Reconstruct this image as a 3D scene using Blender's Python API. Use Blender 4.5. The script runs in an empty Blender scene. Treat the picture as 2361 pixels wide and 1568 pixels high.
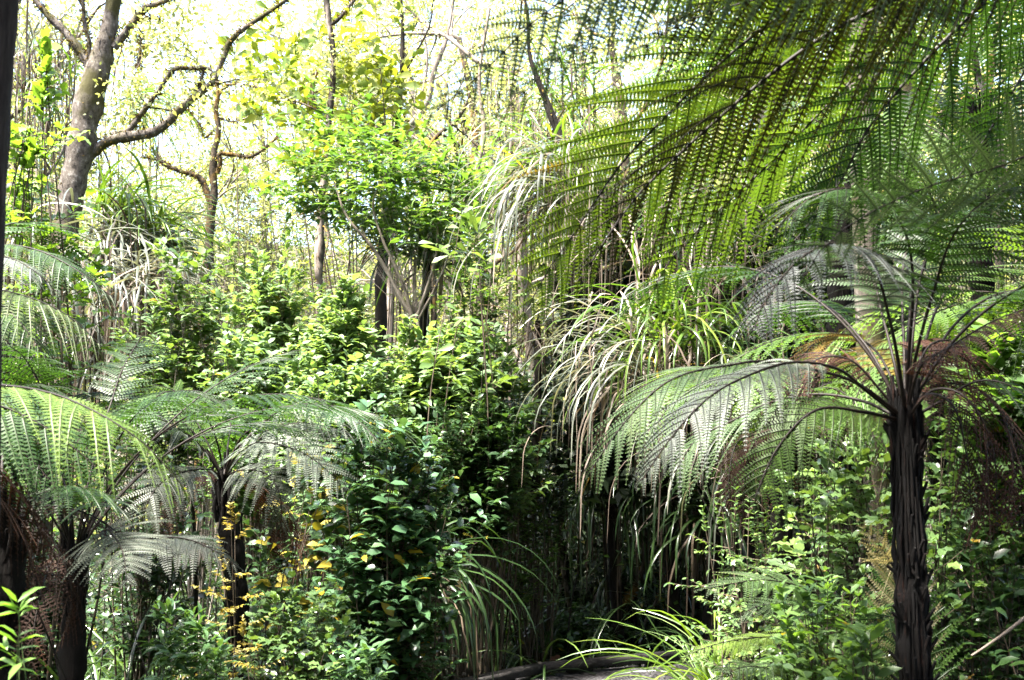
import bpy, math
import numpy as np
from mathutils import Vector
R = math.radians
rng = np.random.default_rng(7)
scene = bpy.context.scene
col = scene.collection
CAM = np.array([0.0, 0.0, 1.7]); PITCH = R(5.0); FPX = 2850.0

def W(px, py, d):
    """point of the place seen at (px, py) of the 2361 x 1568 photograph, d metres ahead"""
    dx = (px - 1180.5) / FPX; dz = (784 - py) / FPX
    v = np.array([dx, math.cos(PITCH) - dz * math.sin(PITCH), math.sin(PITCH) + dz * math.cos(PITCH)])
    return CAM + v * (d / v[1])
def px2m(px, d): return px / FPX * d
def nrm(a):
    a = np.asarray(a, float)
    return a / np.maximum(np.linalg.norm(a, axis=-1, keepdims=True), 1e-9)
def U(a, b, n=None): return rng.uniform(a, b, n)
Z = np.array([0, 0, 1.0])

def ground(x, y):
    x = np.asarray(x, float); y = np.asarray(y, float)
    t = np.clip((y - 15) / 32, 0, 1); s = t * t * (3 - 2 * t)
    h = 9.0 * s
    tl = np.clip((-x - 3) / 8, 0, 1); h = h + 0.7 * tl * np.clip((y - 4) / 6, 0, 1)
    tr = np.clip((x - 4.5) / 8, 0, 1); h = h + 1.2 * tr
    h = h - 0.32 + 0.09 * np.sin(1.3 * x + 0.7 * y) + 0.07 * np.sin(2.1 * y - 1.7 * x + 1)
    return h

# ------------------------------------------------------------------ mesh builder
class MB:
    def __init__(s): s.V = []; s.F = []; s.T = []; s.n = 0
    def add(s, v, f, t):
        v = np.asarray(v, float).reshape(-1, 3); f = np.asarray(f, int)
        if len(f) == 0: return
        s.V.append(v); s.F.append(f + s.n); s.n += len(v)
        t = np.broadcast_to(np.asarray(t, float), (len(f),)); s.T.append(t)
    def build(s, name, mat, parent=None, smooth=False, loc=None):
        org = np.zeros(3); p = parent
        while p is not None: org = org + np.array(p.location); p = p.parent
        if loc is not None: org = np.asarray(loc, float)
        me = bpy.data.meshes.new(name)
        if s.n:
            V = np.concatenate(s.V) - org
            me.vertices.add(len(V)); me.vertices.foreach_set('co', V.astype(np.float32).ravel())
            loops = np.concatenate([f.ravel() for f in s.F])
            tot = np.concatenate([np.full(len(f), f.shape[1]) for f in s.F])
            start = np.concatenate([[0], np.cumsum(tot)[:-1]])
            me.loops.add(len(loops)); me.loops.foreach_set('vertex_index', loops.astype(np.int32))
            me.polygons.add(len(tot)); me.polygons.foreach_set('loop_start', start.astype(np.int32))
            me.polygons.foreach_set('loop_total', tot.astype(np.int32))
            if smooth: me.polygons.foreach_set('use_smooth', np.ones(len(tot), bool))
            me.update(calc_edges=True)
            a = me.attributes.new('tint', 'FLOAT', 'FACE')
            a.data.foreach_set('value', np.concatenate(s.T).astype(np.float32))
        me.materials.append(mat)
        o = bpy.data.objects.new(name, me); col.objects.link(o)
        if parent is not None: o.parent = parent
        elif loc is not None: o.location = tuple(org)
        return o

def thing(name, label, cat, loc, group=None):
    o = bpy.data.objects.new(name, None); col.objects.link(o)
    o.empty_display_size = .1
    o.location = tuple(float(c) for c in loc); o['label'] = label; o['category'] = cat
    if group: o['group'] = group
    return o
def tag(o, label, cat, group=None, kind=None):
    o['label'] = label; o['category'] = cat
    if group: o['group'] = group
    if kind: o['kind'] = kind
    return o

def spline(pts, n):
    P = np.asarray(pts, float)
    if len(P) == 2: return P[0] + (P[1] - P[0]) * np.linspace(0, 1, n)[:, None]
    Q = np.vstack([2 * P[0] - P[1], P, 2 * P[-1] - P[-2]])
    out = []
    for i in range(len(P) - 1):
        p0, p1, p2, p3 = Q[i:i + 4]; t = np.linspace(0, 1, 12, endpoint=False)[:, None]
        out.append(.5 * ((2 * p1) + (-p0 + p2) * t + (2 * p0 - 5 * p1 + 4 * p2 - p3) * t ** 2 + (-p0 + 3 * p1 - 3 * p2 + p3) * t ** 3))
    out.append(P[-1:]); C = np.vstack(out)
    s = np.concatenate([[0], np.cumsum(np.linalg.norm(np.diff(C, axis=0), axis=1))])
    q = np.linspace(0, s[-1], n)
    return np.stack([np.interp(q, s, C[:, k]) for k in range(3)], 1)

def tube(mb, pts, r, sides=6, rough=0.0, tint=.5, knob=0):
    P = np.asarray(pts, float); n = len(P)
    r = np.interp(np.linspace(0, 1, n), np.linspace(0, 1, len(np.atleast_1d(r))), np.atleast_1d(r)) if np.ndim(r) else np.full(n, r)
    T = nrm(np.gradient(P, axis=0))
    h = np.array([0, 1, 0]) if abs(T[0][2]) > .7 else Z
    a = nrm(np.cross(T, h)); b = np.cross(T, a)
    th = np.linspace(0, 2 * np.pi, sides, endpoint=False)
    rr = r[:, None] * np.ones(sides)
    if rough:
        nz = rng.normal(0, 1, (n, sides)); nz = (nz + np.roll(nz, 1, 1)) * .5
        k = rng.normal(0, 1, n + 2); k = np.convolve(k, [.25, .5, .25], 'valid')
        rr = rr * (1 + rough * nz * .8 + rough * k[:, None])
    V = P[:, None] + rr[..., None] * (np.cos(th)[:, None] * a[:, None] + np.sin(th)[:, None] * b[:, None])
    i = np.arange(n - 1)[:, None] * sides; j = np.arange(sides)[None]
    F = np.stack([i + j, i + (j + 1) % sides, i + sides + (j + 1) % sides, i + sides + j], -1).reshape(-1, 4)
    mb.add(V, F, tint)
    mb.add(V[-1], np.arange(sides)[None], tint); mb.add(V[0], np.arange(sides)[None, ::-1], tint)

# leaf templates (u along, s across, h up)
T_OV = (np.array([[0, 0, 0], [.33, 0, .01], [.7, 0, 0], [1, 0, -.12], [.3, .5, .07], [.68, .38, .05], [.3, -.5, .07], [.68, -.38, .05]]),
        [[0, 1, 4], [0, 6, 1], [3, 5, 2], [3, 2, 7]], [[1, 2, 5, 4], [1, 6, 7, 2]])
T_OB = (np.array([[0, 0, 0], [.4, 0, .02], [.75, 0, .03], [1, 0, -.02], [.4, .3, .06], [.75, .5, .07], [.4, -.3, .06], [.75, -.5, .07]]),
        [[0, 1, 4], [0, 6, 1], [3, 5, 2], [3, 2, 7]], [[1, 2, 5, 4], [1, 6, 7, 2]])
T_K = (np.array([[0, 0, 0], [.45, .5, .05], [1, 0, -.06], [.45, -.5, .05]]), [], [[0, 3, 2, 1]])
T_WV = (np.array([[0, 0, 0], [.25, 0, .0], [.5, 0, .03], [.78, 0, 0], [1, 0, -.14],
                  [.22, .36, .10], [.36, .52, .0], [.55, .44, .10], [.72, .38, .0], [.86, .2, .05],
                  [.22, -.36, .0], [.36, -.52, .10], [.55, -.44, .0], [.72, -.38, .10], [.86, -.2, 0]]),
        [[0, 1, 5], [0, 10, 1], [4, 9, 3], [4, 3, 14]],
        [[1, 2, 6, 5], [2, 3, 8, 7], [1, 10, 11, 2], [2, 12, 13, 3]])
T_WV[1].extend([[2, 7, 6], [2, 11, 12], [3, 9, 8], [3, 13, 14]])
def leaves(mb, pos, d, nn, L, w, tint, tmpl=T_OV):
    pos = np.asarray(pos, float); n = len(pos)
    if n == 0: return
    d = nrm(d); sd = nrm(np.cross(d, nn)); up = np.cross(sd, d)
    t, f3, f4 = tmpl; k = len(t)
    L = np.broadcast_to(L, (n,))[:, None, None]; w = np.broadcast_to(w, (n,))[:, None, None]
    curv = rng.uniform(.4, 1.8, (n, 1, 1))
    V = pos[:, None] + L * t[None, :, 0:1] * d[:, None] + w * t[None, :, 1:2] * sd[:, None] + L * curv * t[None, :, 2:3] * up[:, None]
    off = (np.arange(n) * k)[:, None, None]; tint = np.broadcast_to(tint, (n,))
    V = V.reshape(-1, 3)
    base = mb.n; mb.V.append(V); mb.n += len(V)
    for ff in (f3, f4):
        if len(ff):
            A = np.asarray(ff)[None] + off + base
            mb.F.append(A.reshape(-1, A.shape[-1])); mb.T.append(np.repeat(tint, len(ff)))

def straps(mb, base, az, el, L, w, droop, S=9, tint=.5, p=1.3, fold=.25, wander=.15, kink=0):
    n = len(az); base = np.broadcast_to(base, (n, 3)); P = [np.array(base, float)]; D = []
    azc = np.array(az, float); L = np.broadcast_to(L, (n,)); w = np.broadcast_to(w, (n,)); el = np.broadcast_to(el, (n,)); droop = np.broadcast_to(droop, (n,))
    kk = rng.integers(2, S, n)
    for k in range(S):
        e = el - droop * ((k + .5) / S) ** p
        if kink: e = np.where((k >= kk) & (rng.random(n) < 2), e - kink * (np.arange(n) % 3 == 0), e)
        e = np.maximum(e, R(-87)); azc = azc + rng.normal(0, wander / S ** .5, n)
        d = np.stack([np.cos(e) * np.cos(azc), np.cos(e) * np.sin(azc), np.sin(e)], 1)
        D.append(d); P.append(P[-1] + d * (L / S)[:, None])
    D.append(D[-1]); P = np.stack(P, 1); D = np.stack(D, 1)
    hz = np.stack([-np.sin(az), np.cos(az), 0 * az], 1)[:, None]
    sd = nrm(hz + rng.normal(0, .25, (n, 1, 3))); up = nrm(np.cross(sd, D)); sd = np.cross(D, up)
    u = np.linspace(0, 1, S + 1); pr = np.minimum(1, .55 + 2 * u) * np.sqrt(np.clip(1 - u ** 3, 0.004, 1))
    ww = (w[:, None] * pr[None])[..., None] * .5
    V = np.stack([P - sd * ww + up * ww * fold * 2, P, P + sd * ww + up * ww * fold * 2], 2)
    i = (np.arange(n) * (S + 1) * 3)[:, None, None]; k = (np.arange(S) * 3)[None, :, None]; c = np.arange(2)[None, None]
    a = i + k + c
    F = np.stack([a, a + 1, a + 4, a + 3], -1).reshape(-1, 4)
    mb.add(V, F, np.repeat(np.broadcast_to(tint, (n,)), S * 2))

# ------------------------------------------------------------------ materials
def newmat(name):
    m = bpy.data.materials.new(name); m.use_nodes = True; nt = m.node_tree; nt.nodes.clear()
    out = nt.nodes.new('ShaderNodeOutputMaterial'); return m, nt, out
def ramp(nt, fac, stops):
    r = nt.nodes.new('ShaderNodeValToRGB'); e = r.color_ramp.elements
    while len(e) < len(stops): e.new(.5)
    for q, (p, c) in zip(e, stops): q.position = p; q.color = (*c, 1)
    nt.links.new(fac, r.inputs[0]); return r
def leafmat(name, stops, trans=.35, rough=.38, tcol=(1.5, 1.35, .6), spec=.5, veins=0.0):
    m, nt, out = newmat(name)
    at = nt.nodes.new('ShaderNodeAttribute'); at.attribute_name = 'tint'
    tc = nt.nodes.new('ShaderNodeTexCoord')
    nz = nt.nodes.new('ShaderNodeTexNoise'); nz.inputs['Scale'].default_value = 9; nz.inputs['Detail'].default_value = 3
    nt.links.new(tc.outputs['Object'], nz.inputs['Vector'])
    ma = nt.nodes.new('ShaderNodeMath'); ma.operation = 'MULTIPLY_ADD'; ma.inputs[1].default_value = .24; ma.inputs[2].default_value = -.13
    nt.links.new(nz.outputs['Fac'], ma.inputs[0])
    ad = nt.nodes.new('ShaderNodeMath'); ad.use_clamp = True
    nt.links.new(at.outputs['Fac'], ad.inputs[0]); nt.links.new(ma.outputs[0], ad.inputs[1])
    rp = ramp(nt, ad.outputs[0], stops)
    p = nt.nodes.new('ShaderNodeBsdfPrincipled'); p.inputs['Roughness'].default_value = rough
    p.inputs['Specular IOR Level'].default_value = spec
    nt.links.new(rp.outputs[0], p.inputs['Base Color'])
    tr = nt.nodes.new('ShaderNodeBsdfTranslucent')
    mu = nt.nodes.new('ShaderNodeMix'); mu.data_type = 'RGBA'; mu.blend_type = 'MULTIPLY'; mu.inputs[0].default_value = 1
    mu.clamp_result = False
    nt.links.new(rp.outputs[0], mu.inputs[6]); mu.inputs[7].default_value = (*tcol, 1)
    nt.links.new(mu.outputs[2], tr.inputs['Color'])
    mx = nt.nodes.new('ShaderNodeMixShader'); mx.inputs[0].default_value = trans
    nt.links.new(p.outputs[0], mx.inputs[1]); nt.links.new(tr.outputs[0], mx.inputs[2])
    nt.links.new(mx.outputs[0], out.inputs[0]); return m
def barkmat(name, stops, scale=14, stretch=(1, 1, .25), rough=.9, bump=.5, moss=None, mossamt=.5):
    m, nt, out = newmat(name)
    tc = nt.nodes.new('ShaderNodeTexCoord'); mp = nt.nodes.new('ShaderNodeMapping'); mp.inputs['Scale'].default_value = stretch
    nt.links.new(tc.outputs['Object'], mp.inputs[0])
    nz = nt.nodes.new('ShaderNodeTexNoise'); nz.inputs['Scale'].default_value = scale; nz.inputs['Detail'].default_value = 8; nz.inputs['Roughness'].default_value = .7
    nt.links.new(mp.outputs[0], nz.inputs['Vector'])
    rp = ramp(nt, nz.outputs['Fac'], stops); c = rp.outputs[0]
    if moss:
        n2 = nt.nodes.new('ShaderNodeTexNoise'); n2.inputs['Scale'].default_value = 3.1; n2.inputs['Detail'].default_value = 6
        nt.links.new(tc.outputs['Object'], n2.inputs['Vector'])
        r2 = ramp(nt, n2.outputs['Fac'], [(mossamt - .04, (0, 0, 0)), (mossamt + .06, (1, 1, 1))])
        mx = nt.nodes.new('ShaderNodeMix'); mx.data_type = 'RGBA'
        nt.links.new(r2.outputs[0], mx.inputs[0]); nt.links.new(c, mx.inputs[6]); mx.inputs[7].default_value = (*moss, 1); c = mx.outputs[2]
    p = nt.nodes.new('ShaderNodeBsdfPrincipled'); p.inputs['Roughness'].default_value = rough; p.inputs['Specular IOR Level'].default_value = .25
    nt.links.new(c, p.inputs['Base Color'])
    b = nt.nodes.new('ShaderNodeBump'); b.inputs['Strength'].default_value = bump; b.inputs['Distance'].default_value = .02
    nt.links.new(nz.outputs['Fac'], b.inputs['Height']); nt.links.new(b.outputs[0], p.inputs['Normal'])
    nt.links.new(p.outputs[0], out.inputs[0]); return m

G = (.05, .11, .02)
M = {}
M['fern'] = leafmat('fern_green', [(0, (.016, .038, .010)), (.5, (.034, .078, .018)), (.9, (.07, .125, .025)), (1, (.12, .075, .02))], .36, .45, (1.5, 1.6, .5), .35)
M['fern_pale'] = leafmat('fern_pale', [(0, (.03, .06, .02)), (.6, (.06, .105, .035)), (1, (.12, .15, .05))], .35, .48, (1.5, 1.4, .6), .4)
M['fern_lime'] = leafmat('fern_lime', [(0, (.045, .09, .018)), (.6, (.085, .155, .025)), (1, (.16, .24, .04))], .4, .48, (1.5, 1.45, .5), .4)
M['fern_grey'] = leafmat('fern_grey', [(0, (.035, .045, .03)), (1, (.085, .10, .07))], .25, .55, (1.3, 1.3, .7), .6)
M['fern_dead'] = leafmat('fern_dead', [(0, (.012, .006, .004)), (.6, (.032, .015, .009)), (1, (.08, .036, .02))], .2, .7, (1.4, 1.1, .7), .2)
M['fern_rust'] = leafmat('fern_rust', [(0, (.04, .018, .011)), (1, (.11, .05, .032))], .3, .6, (1.4, 1.1, .7), .2)
M['stipe'] = barkmat('fern_stipe', [(.3, (.006, .004, .003)), (.7, (.022, .014, .010))], 40, (1, 1, .3), .55, .3)
M['stipe_tan'] = barkmat('fern_stipe_tan', [(.3, (.05, .035, .015)), (.7, (.12, .09, .045))], 40, (1, 1, .3), .5, .2)
M['ferntrunk'] = barkmat('fern_trunk', [(.3, (.002, .0015, .001)), (.55, (.006, .004, .003)), (.75, (.02, .011, .008))], 22, (1, 1, .12), .95, 1)
M['ferntrunk_red'] = barkmat('fern_trunk_red', [(.4, (.0012, .001, .0008)), (.58, (.004, .002, .0015)), (.66, (.03, .011, .006)), (.78, (.10, .036, .02))], 34, (1, 1, .14), .85, 1)
M['shrub'] = leafmat('shrub_leaf', [(0, (.065, .115, .055)), (.5, (.125, .205, .09)), (.88, (.19, .28, .11)), (.97, (.16, .24, .05)), (1, (.3, .24, .03))], .4, .42, (1.5, 1.45, .5), .6)
M['shrub_pale'] = leafmat('shrub_pale_leaf', [(0, (.055, .10, .04)), (.6, (.10, .17, .055)), (.95, (.15, .22, .06)), (1, (.3, .2, .08))], .3, .3, (1.4, 1.4, .5), .6)
M['shrub_dark'] = leafmat('shrub_dark_leaf', [(0, (.012, .03, .012)), (.6, (.028, .062, .02)), (.96, (.05, .1, .025)), (1, (.3, .25, .04))], .25, .3, (1.4, 1.4, .5), .6)  # darker leaf for shaded plants, their shade put into the colour
M['lush'] = leafmat('lush_leaf', [(0, (.045, .09, .03)), (.5, (.085, .15, .045)), (.93, (.15, .24, .07)), (1, (.4, .3, .03))], .45, .32, (1.5, 1.6, .4), .5)
M['canopy'] = leafmat('canopy_hazed_leaf', [(0, (.13, .16, .07)), (.5, (.25, .28, .12)), (1, (.38, .38, .17))], .5, .45, (1.45, 1.4, .7), .5)  # lightened and desaturated; background haze is painted into this colour
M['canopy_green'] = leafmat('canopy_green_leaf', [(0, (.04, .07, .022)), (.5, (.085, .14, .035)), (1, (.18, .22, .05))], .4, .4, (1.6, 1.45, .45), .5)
M['puka'] = leafmat('broad_yellow_leaf', [(0, (.07, .13, .03)), (.5, (.16, .22, .045)), (1, (.32, .34, .07))], .45, .35, (1.6, 1.5, .4), .5)
M['grey_shrub'] = leafmat('fine_grey_leaf', [(0, (.04, .05, .03)), (1, (.10, .115, .06))], .25, .5, (1.3, 1.3, .7), .3)
M['yellow'] = leafmat('yellow_leaf', [(0, (.22, .16, .02)), (.6, (.34, .27, .04)), (1, (.45, .42, .18))], .3, .4, (1.3, 1.2, .6), .4)
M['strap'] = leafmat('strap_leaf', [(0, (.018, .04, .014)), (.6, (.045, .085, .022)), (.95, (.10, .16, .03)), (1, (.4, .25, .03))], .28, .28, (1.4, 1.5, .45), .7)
M['strap_grey'] = leafmat('strap_grey_leaf', [(0, (.05, .06, .045)), (.7, (.13, .14, .11)), (1, (.26, .25, .2))], .28, .3, (1.3, 1.25, .7), .6)
M['straw'] = leafmat('dead_strap', [(0, (.05, .037, .028)), (.5, (.13, .10, .078)), (1, (.30, .25, .2))], .25, .5, (1.3, 1.15, .8), .3)
M['straw_dark'] = leafmat('dead_strap_dark', [(0, (.025, .017, .012)), (.6, (.07, .05, .034)), (1, (.16, .12, .085))], .2, .55, (1.3, 1.15, .8), .3)  # darker straw for brown nests, and for skirts with shade put into colour
M['bark'] = barkmat('grey_bark', [(.36, (.02, .016, .013)), (.48, (.09, .075, .062)), (.56, (.11, .095, .08)), (.66, (.25, .225, .2))], 22, (1, 1, .7), .9, .7, (.05, .045, .015), .56)
M['bark_mossy'] = barkmat('mossy_bark', [(.3, (.018, .014, .010)), (.55, (.05, .038, .025)), (.75, (.12, .09, .06))], 16, (1, 1, .6), .95, 1, (.13, .075, .015), .55)
M['bark_pale'] = barkmat('pale_bark', [(.3, (.12, .095, .075)), (.55, (.24, .195, .16)), (.75, (.38, .33, .28))], 13, (1, 1, .3), .85, .5, (.03, .025, .018), .58)
M['bark_near'] = barkmat('near_bark', [(.35, (.015, .012, .010)), (.55, (.06, .048, .042)), (.7, (.13, .11, .095))], 30, (1, 1, .15), .95, 1)
M['bark_black'] = barkmat('black_bark', [(.35, (.006, .005, .004)), (.7, (.03, .024, .018))], 14, (1, 1, .4), .95, 1)
M['twig'] = barkmat('twig_bark', [(.3, (.035, .026, .018)), (.7, (.11, .085, .06))], 30, (1, 1, 1), .85, .2)
M['twig_pale'] = barkmat('twig_pale_bark', [(.3, (.12, .10, .08)), (.7, (.26, .22, .19))], 30, (1, 1, 1), .85, .2)
M['stem_green'] = barkmat('stem_green', [(.3, (.08, .13, .04)), (.7, (.14, .2, .07))], 30, (1, 1, 1), .5, .1)

# ------------------------------------------------------------------ fern fronds
def frond(parent, pts, up=Z, L=.35, npin=26, npl=20, start=.25, droop=.25, r=.007, mat='fern', smat='stipe', ang=(82, 48), fill=.46, tint=(.2, .8), wid=.66, label=None, tipcol=0, sdroop=0, name='frond', fold=.12, drop=0.06):
    if ang == (82, 48): ang = (64, 40)
    lf, st = MB(), MB()
    C = spline(pts, 60); n = len(C); T = nrm(np.gradient(C, axis=0))
    length = np.linalg.norm(np.diff(C, axis=0), axis=1).sum()
    tube(st, C[::2], [r, r * .7, r * .22], 6, tint=.5)
    up = nrm(np.asarray(up, float)); S = nrm(np.cross(T, up)); N = np.cross(S, T)
    N = np.where((N @ up)[:, None] < 0, -N, N)
    if npin < 1: npin = max(8, int(length * (1 - start) / npin))
    sp = length * (1 - start) / npin
    tb = U(*tint)
    for k in range(npin):
        q = k / (npin - 1); s = (start + (1 - start) * q ** .92) * (n - 1); i = int(min(s, n - 2)); f = s - i
        b0 = C[i] * (1 - f) + C[i + 1] * f; t = T[i]; nn = N[i]
        Li = L * (min(1, .45 + 2.2 * q) * (1 - q ** 3.4) + .03)
        A = R(ang[0] + (ang[1] - ang[0]) * q)
        for sg in (-1, 1):
            if rng.random() < drop: continue
            a = A + rng.normal(0, .07); Lj = Li * U(.86, 1.08) * (U(.4, .8) if rng.random() < .05 else 1); age = .45 if rng.random() < .05 else 0
            m = max(5, int(npl * (Li / L) ** .6)); u = np.linspace(0, 1, m)[:, None]
            d0 = sg * S[i] * math.sin(a) + t * math.cos(a) + nn * rng.normal(0, .07) + rng.normal(0, .02, 3)
            dj = droop * U(.7, 1.4)
            P = b0 + Lj * (d0 * u + t * .16 * u ** 2 - Z * dj * u ** 2 * 1.0 - nn * sdroop * u ** 2)
            tp = nrm(np.gradient(P, axis=0)); sp2 = nrm(np.cross(tp, nn)); n2 = np.cross(sp2, tp)
            tube(st, P[::3] if m > 8 else P, [r * .22, r * .08], 3, tint=.4)
            uu = u[1:, 0]; pl = sp * wid * 1.12 * np.clip(np.linalg.norm(np.cross(tp[1:], t), axis=1), .35, 1) * np.minimum(1, .7 + 2 * uu) * (1 - uu ** 1.9) * min(1, .25 + Li / L) + .004
            w = Lj / m * fill * (1 - .4 * uu)
            ti = np.clip(tb + rng.normal(0, .07) + rng.normal(0, .04, m - 1) + tipcol * q ** 4 + age * uu, 0, 1)
            for s2 in (-1, 1):     # web of blade along the rib, then the free leaflet tips
                q3 = sp2 * s2 * (np.concatenate([pl[:1], pl]) * .13)[:, None] - n2 * .002; ix = np.arange(m - 1)
                V = np.concatenate([P, P + q3 * U(.9, 1.1, (m, 1))])
                lf.add(V, np.stack([ix, ix + 1, ix + 1 + m, ix + m], 1), ti)
                dd = nrm(s2 * sp2[1:] + tp[1:] * .26 - n2[1:] * fold * U(0, 1.5)) * (pl * U(.92, 1.05, m - 1))[:, None]
                dd = dd * .88; B = P[1:] + q3[1:]; X = tp[1:] * w[:, None]
                V = np.stack([B - X, B + X * .9, B + dd * .6 + X * .72, B + dd + X * .3, B + dd * .6 - X * .62], 1)
                mm = m - 1; o = np.arange(mm)[:, None] * 5
                mbf = np.array([[0, 1, 2, 3, 4]]) + o
                lf.add(V, mbf, ti)
    fo = lf.build(name, M[mat], parent); 
    if label: fo['label'] = label
    st.build('stalk', M[smat], fo, smooth=True)
    return fo

def fpts(cr, pts): # picture points with depth -> world
    return [cr] + [W(*p) for p in pts]

def autopts(base, az, el, length, droop):
    n = 9; P = [np.array(base, float)]
    for k in range(n):
        e = el - droop * ((k + .5) / n) ** 1.2
        P.append(P[-1] + length / n * np.array([math.cos(e) * math.cos(az), math.cos(e) * math.sin(az), math.sin(e)]))
        az += rng.normal(0, .05)
    return P

def fern_trunk(parent, base, top, r, mat='ferntrunk', flare=1.25, stubs=60, name='trunk'):
    mb = MB(); b = np.array(base); t = np.array(top); Lh = np.linalg.norm(t - b)
    mid = (b + t) / 2 + rng.normal(0, .02, 3) * Lh
    C = spline([b, mid, t], max(14, int(Lh * 26)))
    tube(mb, C, [r * flare, r * .95, r * .95, r * 1.05, r * .7], 20, .14, .4)
    for k in range(40):
        a = U(0, 2 * np.pi); o = np.array([math.cos(a), math.sin(a), 0]); h0 = -U(0, .25)
        tube(mb, [t + o * r * .7 + Z * h0, t + o * r * U(.75, 1.25) + Z * (h0 + .08), t + o * r * U(.6, 1.3) + Z * (h0 + U(.1, .2))], [.012, .011, .006], 5, tint=.5)
    for k in range(stubs):        # broken frond bases and root fibres
        i = int(rng.integers(1, len(C) - 1)); a = U(0, 2 * np.pi)
        o = np.array([math.cos(a), math.sin(a), 0]); s = C[i] + o * r * .85
        if rng.random() < .4: tube(mb, [s, s + o * U(.02, .05) + Z * U(.03, .09)], [.009, .005], 5, tint=.5)
        else: tube(mb, [s - Z * U(.05, .2), s + o * U(.0, .02), s + Z * U(.05, .25)], [.004, .007, .003], 4, tint=.6)
    return mb.build(name, M[mat], parent)

# ------------------------------------------------------------------ shrubs
def shrub(name, label, cat, base, env, stems=12, twigs=8, lv=5, ll=.09, lw=.045, mat='shrub', smat='twig', tmpl=T_OV, group=None, up=.35, tw=.3, tint=(.1, .9), hor=.85, sr=.010, yellow=0.004, low=.35, tlen=None, fork=None):
    """env: list of (centre, radius vec) ellipsoids the stem tips reach into"""
    base = np.array(base, float); base[2] = float(ground(base[0], base[1])) - .05
    root = thing(name, label, cat, base, group); sm, lf = MB(), MB()
    for si in range(stems):
        c, rad = env[si % len(env)]
        v = nrm(rng.normal(0, 1, 3)); v[2] = abs(v[2]) * .8 + .1 if rng.random() < .75 else v[2]
        tip = np.array(c) + v * np.array(rad) * U(.35, 1)
        b = base + np.array([U(-.12, .12), U(-.12, .12), 0]) if fork is None else np.array(fork)
        mid = (b + tip) / 2 + np.array([U(-.15, .15), U(-.15, .15), .12]) * np.linalg.norm(tip - b) * .5
        mid[2] = b[2] + (tip[2] - b[2]) * U(.45, .7)
        C = spline([b, mid, tip], 26)
        Lh = np.linalg.norm(tip - b)
        tube(sm, C, [sr * U(.8, 1.4), sr * .6, sr * .22], 5, .06, tint=.5)
        for k in range(twigs):
            u = low + (1 - low) * (k + U(0, 1)) / twigs if k else 1.0
            i = min(25, int(u * 25)); p = C[i]
            az = U(0, 2 * np.pi); tl = (tlen or tw) * U(.5, 1.2)
            d = nrm(np.array([math.cos(az), math.sin(az), up + U(-.3, .4)]))
            if k == 0: d = nrm(C[-1] - C[-3]); tl *= .7
            e = p + d * tl + Z * tl * .12
            Q = spline([p, p + d * tl * .5, e], 8); tube(sm, Q[::2], [sr * .3, sr * .12], 4, tint=.6)
            m = int(lv) + int(rng.integers(0, 2)); uu = np.linspace(.2, 1, m)
            idx = np.minimum(7, (uu * 7.01).astype(int)); B = Q[idx]
            pd = nrm(np.cross(d, Z) + 1e-6)
            for sg in (-1, 1):
                dd = nrm(sg * pd * U(.6, 1.1, m)[:, None] + d * .55 + rng.normal(0, .22, (m, 3)) + Z * rng.normal(-.10, .18, m)[:, None])
                nn = nrm(Z * hor * 1.25 + rng.normal(0, .27, (m, 3)) - np.array([0, .18, 0]))
                g = U(.6, 1.15, m)
                ti = np.clip(U(*tint) + rng.normal(0, .14, m), 0, .86); ti = np.where(rng.random(m) < yellow, 1.2, ti)
                leaves(lf, B, dd, nn, ll * g, lw * g * U(.85, 1.1, m), ti, tmpl)
    sm.build('stems', M[smat], root); lf.build('foliage', M[mat], root)
    return root

# ------------------------------------------------------------------ strap leaved clumps
def clump(name, label, base, n=90, L=1.1, w=.024, nd=60, Ld=.9, mat='strap', dmat='straw', el=(-.1, 1.35), droop=(1.2, 2.6), az=(0, 2 * np.pi), group=None, stem=None, spread=.08, tint=(.15, .9), cat='strap-leaved plant', ddroop=(1.6, 2.6), stemr=.03, smat='bark_black', dspread=None):
    base = np.array(base, float); root = thing(name, label, cat, stem[0] if stem is not None else base, group)
    lf = MB(); A = U(az[0], az[1], n); e = U(el[0], el[1], n)
    ti = np.clip(U(*tint, n), 0, .95); ti = np.where(rng.random(n) < .007, 1.1, ti)
    straps(lf, base + rng.normal(0, spread, (n, 3)), A, e, L * U(.6, 1.15, n), w * U(.7, 1.2, n), U(*droop, n) , 11, ti, 1.25, .25, .3, .35)
    lf.build('leaves', M[mat], root)
    if nd:
        dd = MB(); A = U(az[0] - .3, az[1] + .3, nd); ds = dspread or spread * 1.6
        straps(dd, base + rng.normal(0, ds, (nd, 3)) - Z * .05, A, U(-.6, .7, nd), Ld * U(.45, 1.25, nd), w * U(.4, .95, nd), U(*ddroop, nd), 12, U(0, 1, nd), .6, .15, .9, .9)
        dd.build('dead_leaves', M[dmat], root)
    if stem is not None:
        sm = MB(); tube(sm, spline(list(stem) + [base], 20), [stemr * 1.2, stemr], 9, .12); sm.build('stem', M[smat], root)
    return root

# ------------------------------------------------------------------ trees
def tuft(lf, c, n, rad, ll, lw, tint=(.1, .9), tmpl=T_K, hor=.6, sq=.75):
    p = rng.normal(0, 1, (n, 3)) * np.array([1, 1, sq]) * rad * .55 + c
    d = nrm(rng.normal(0, 1, (n, 3)) + Z * -.15); nn = nrm(Z * hor + rng.normal(0, .6, (n, 3)))
    g = U(.6, 1.2, n)
    leaves(lf, p, d, nn, ll * g, lw * g, np.clip(U(tint[0], tint[1], n), 0, 1), tmpl)

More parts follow.
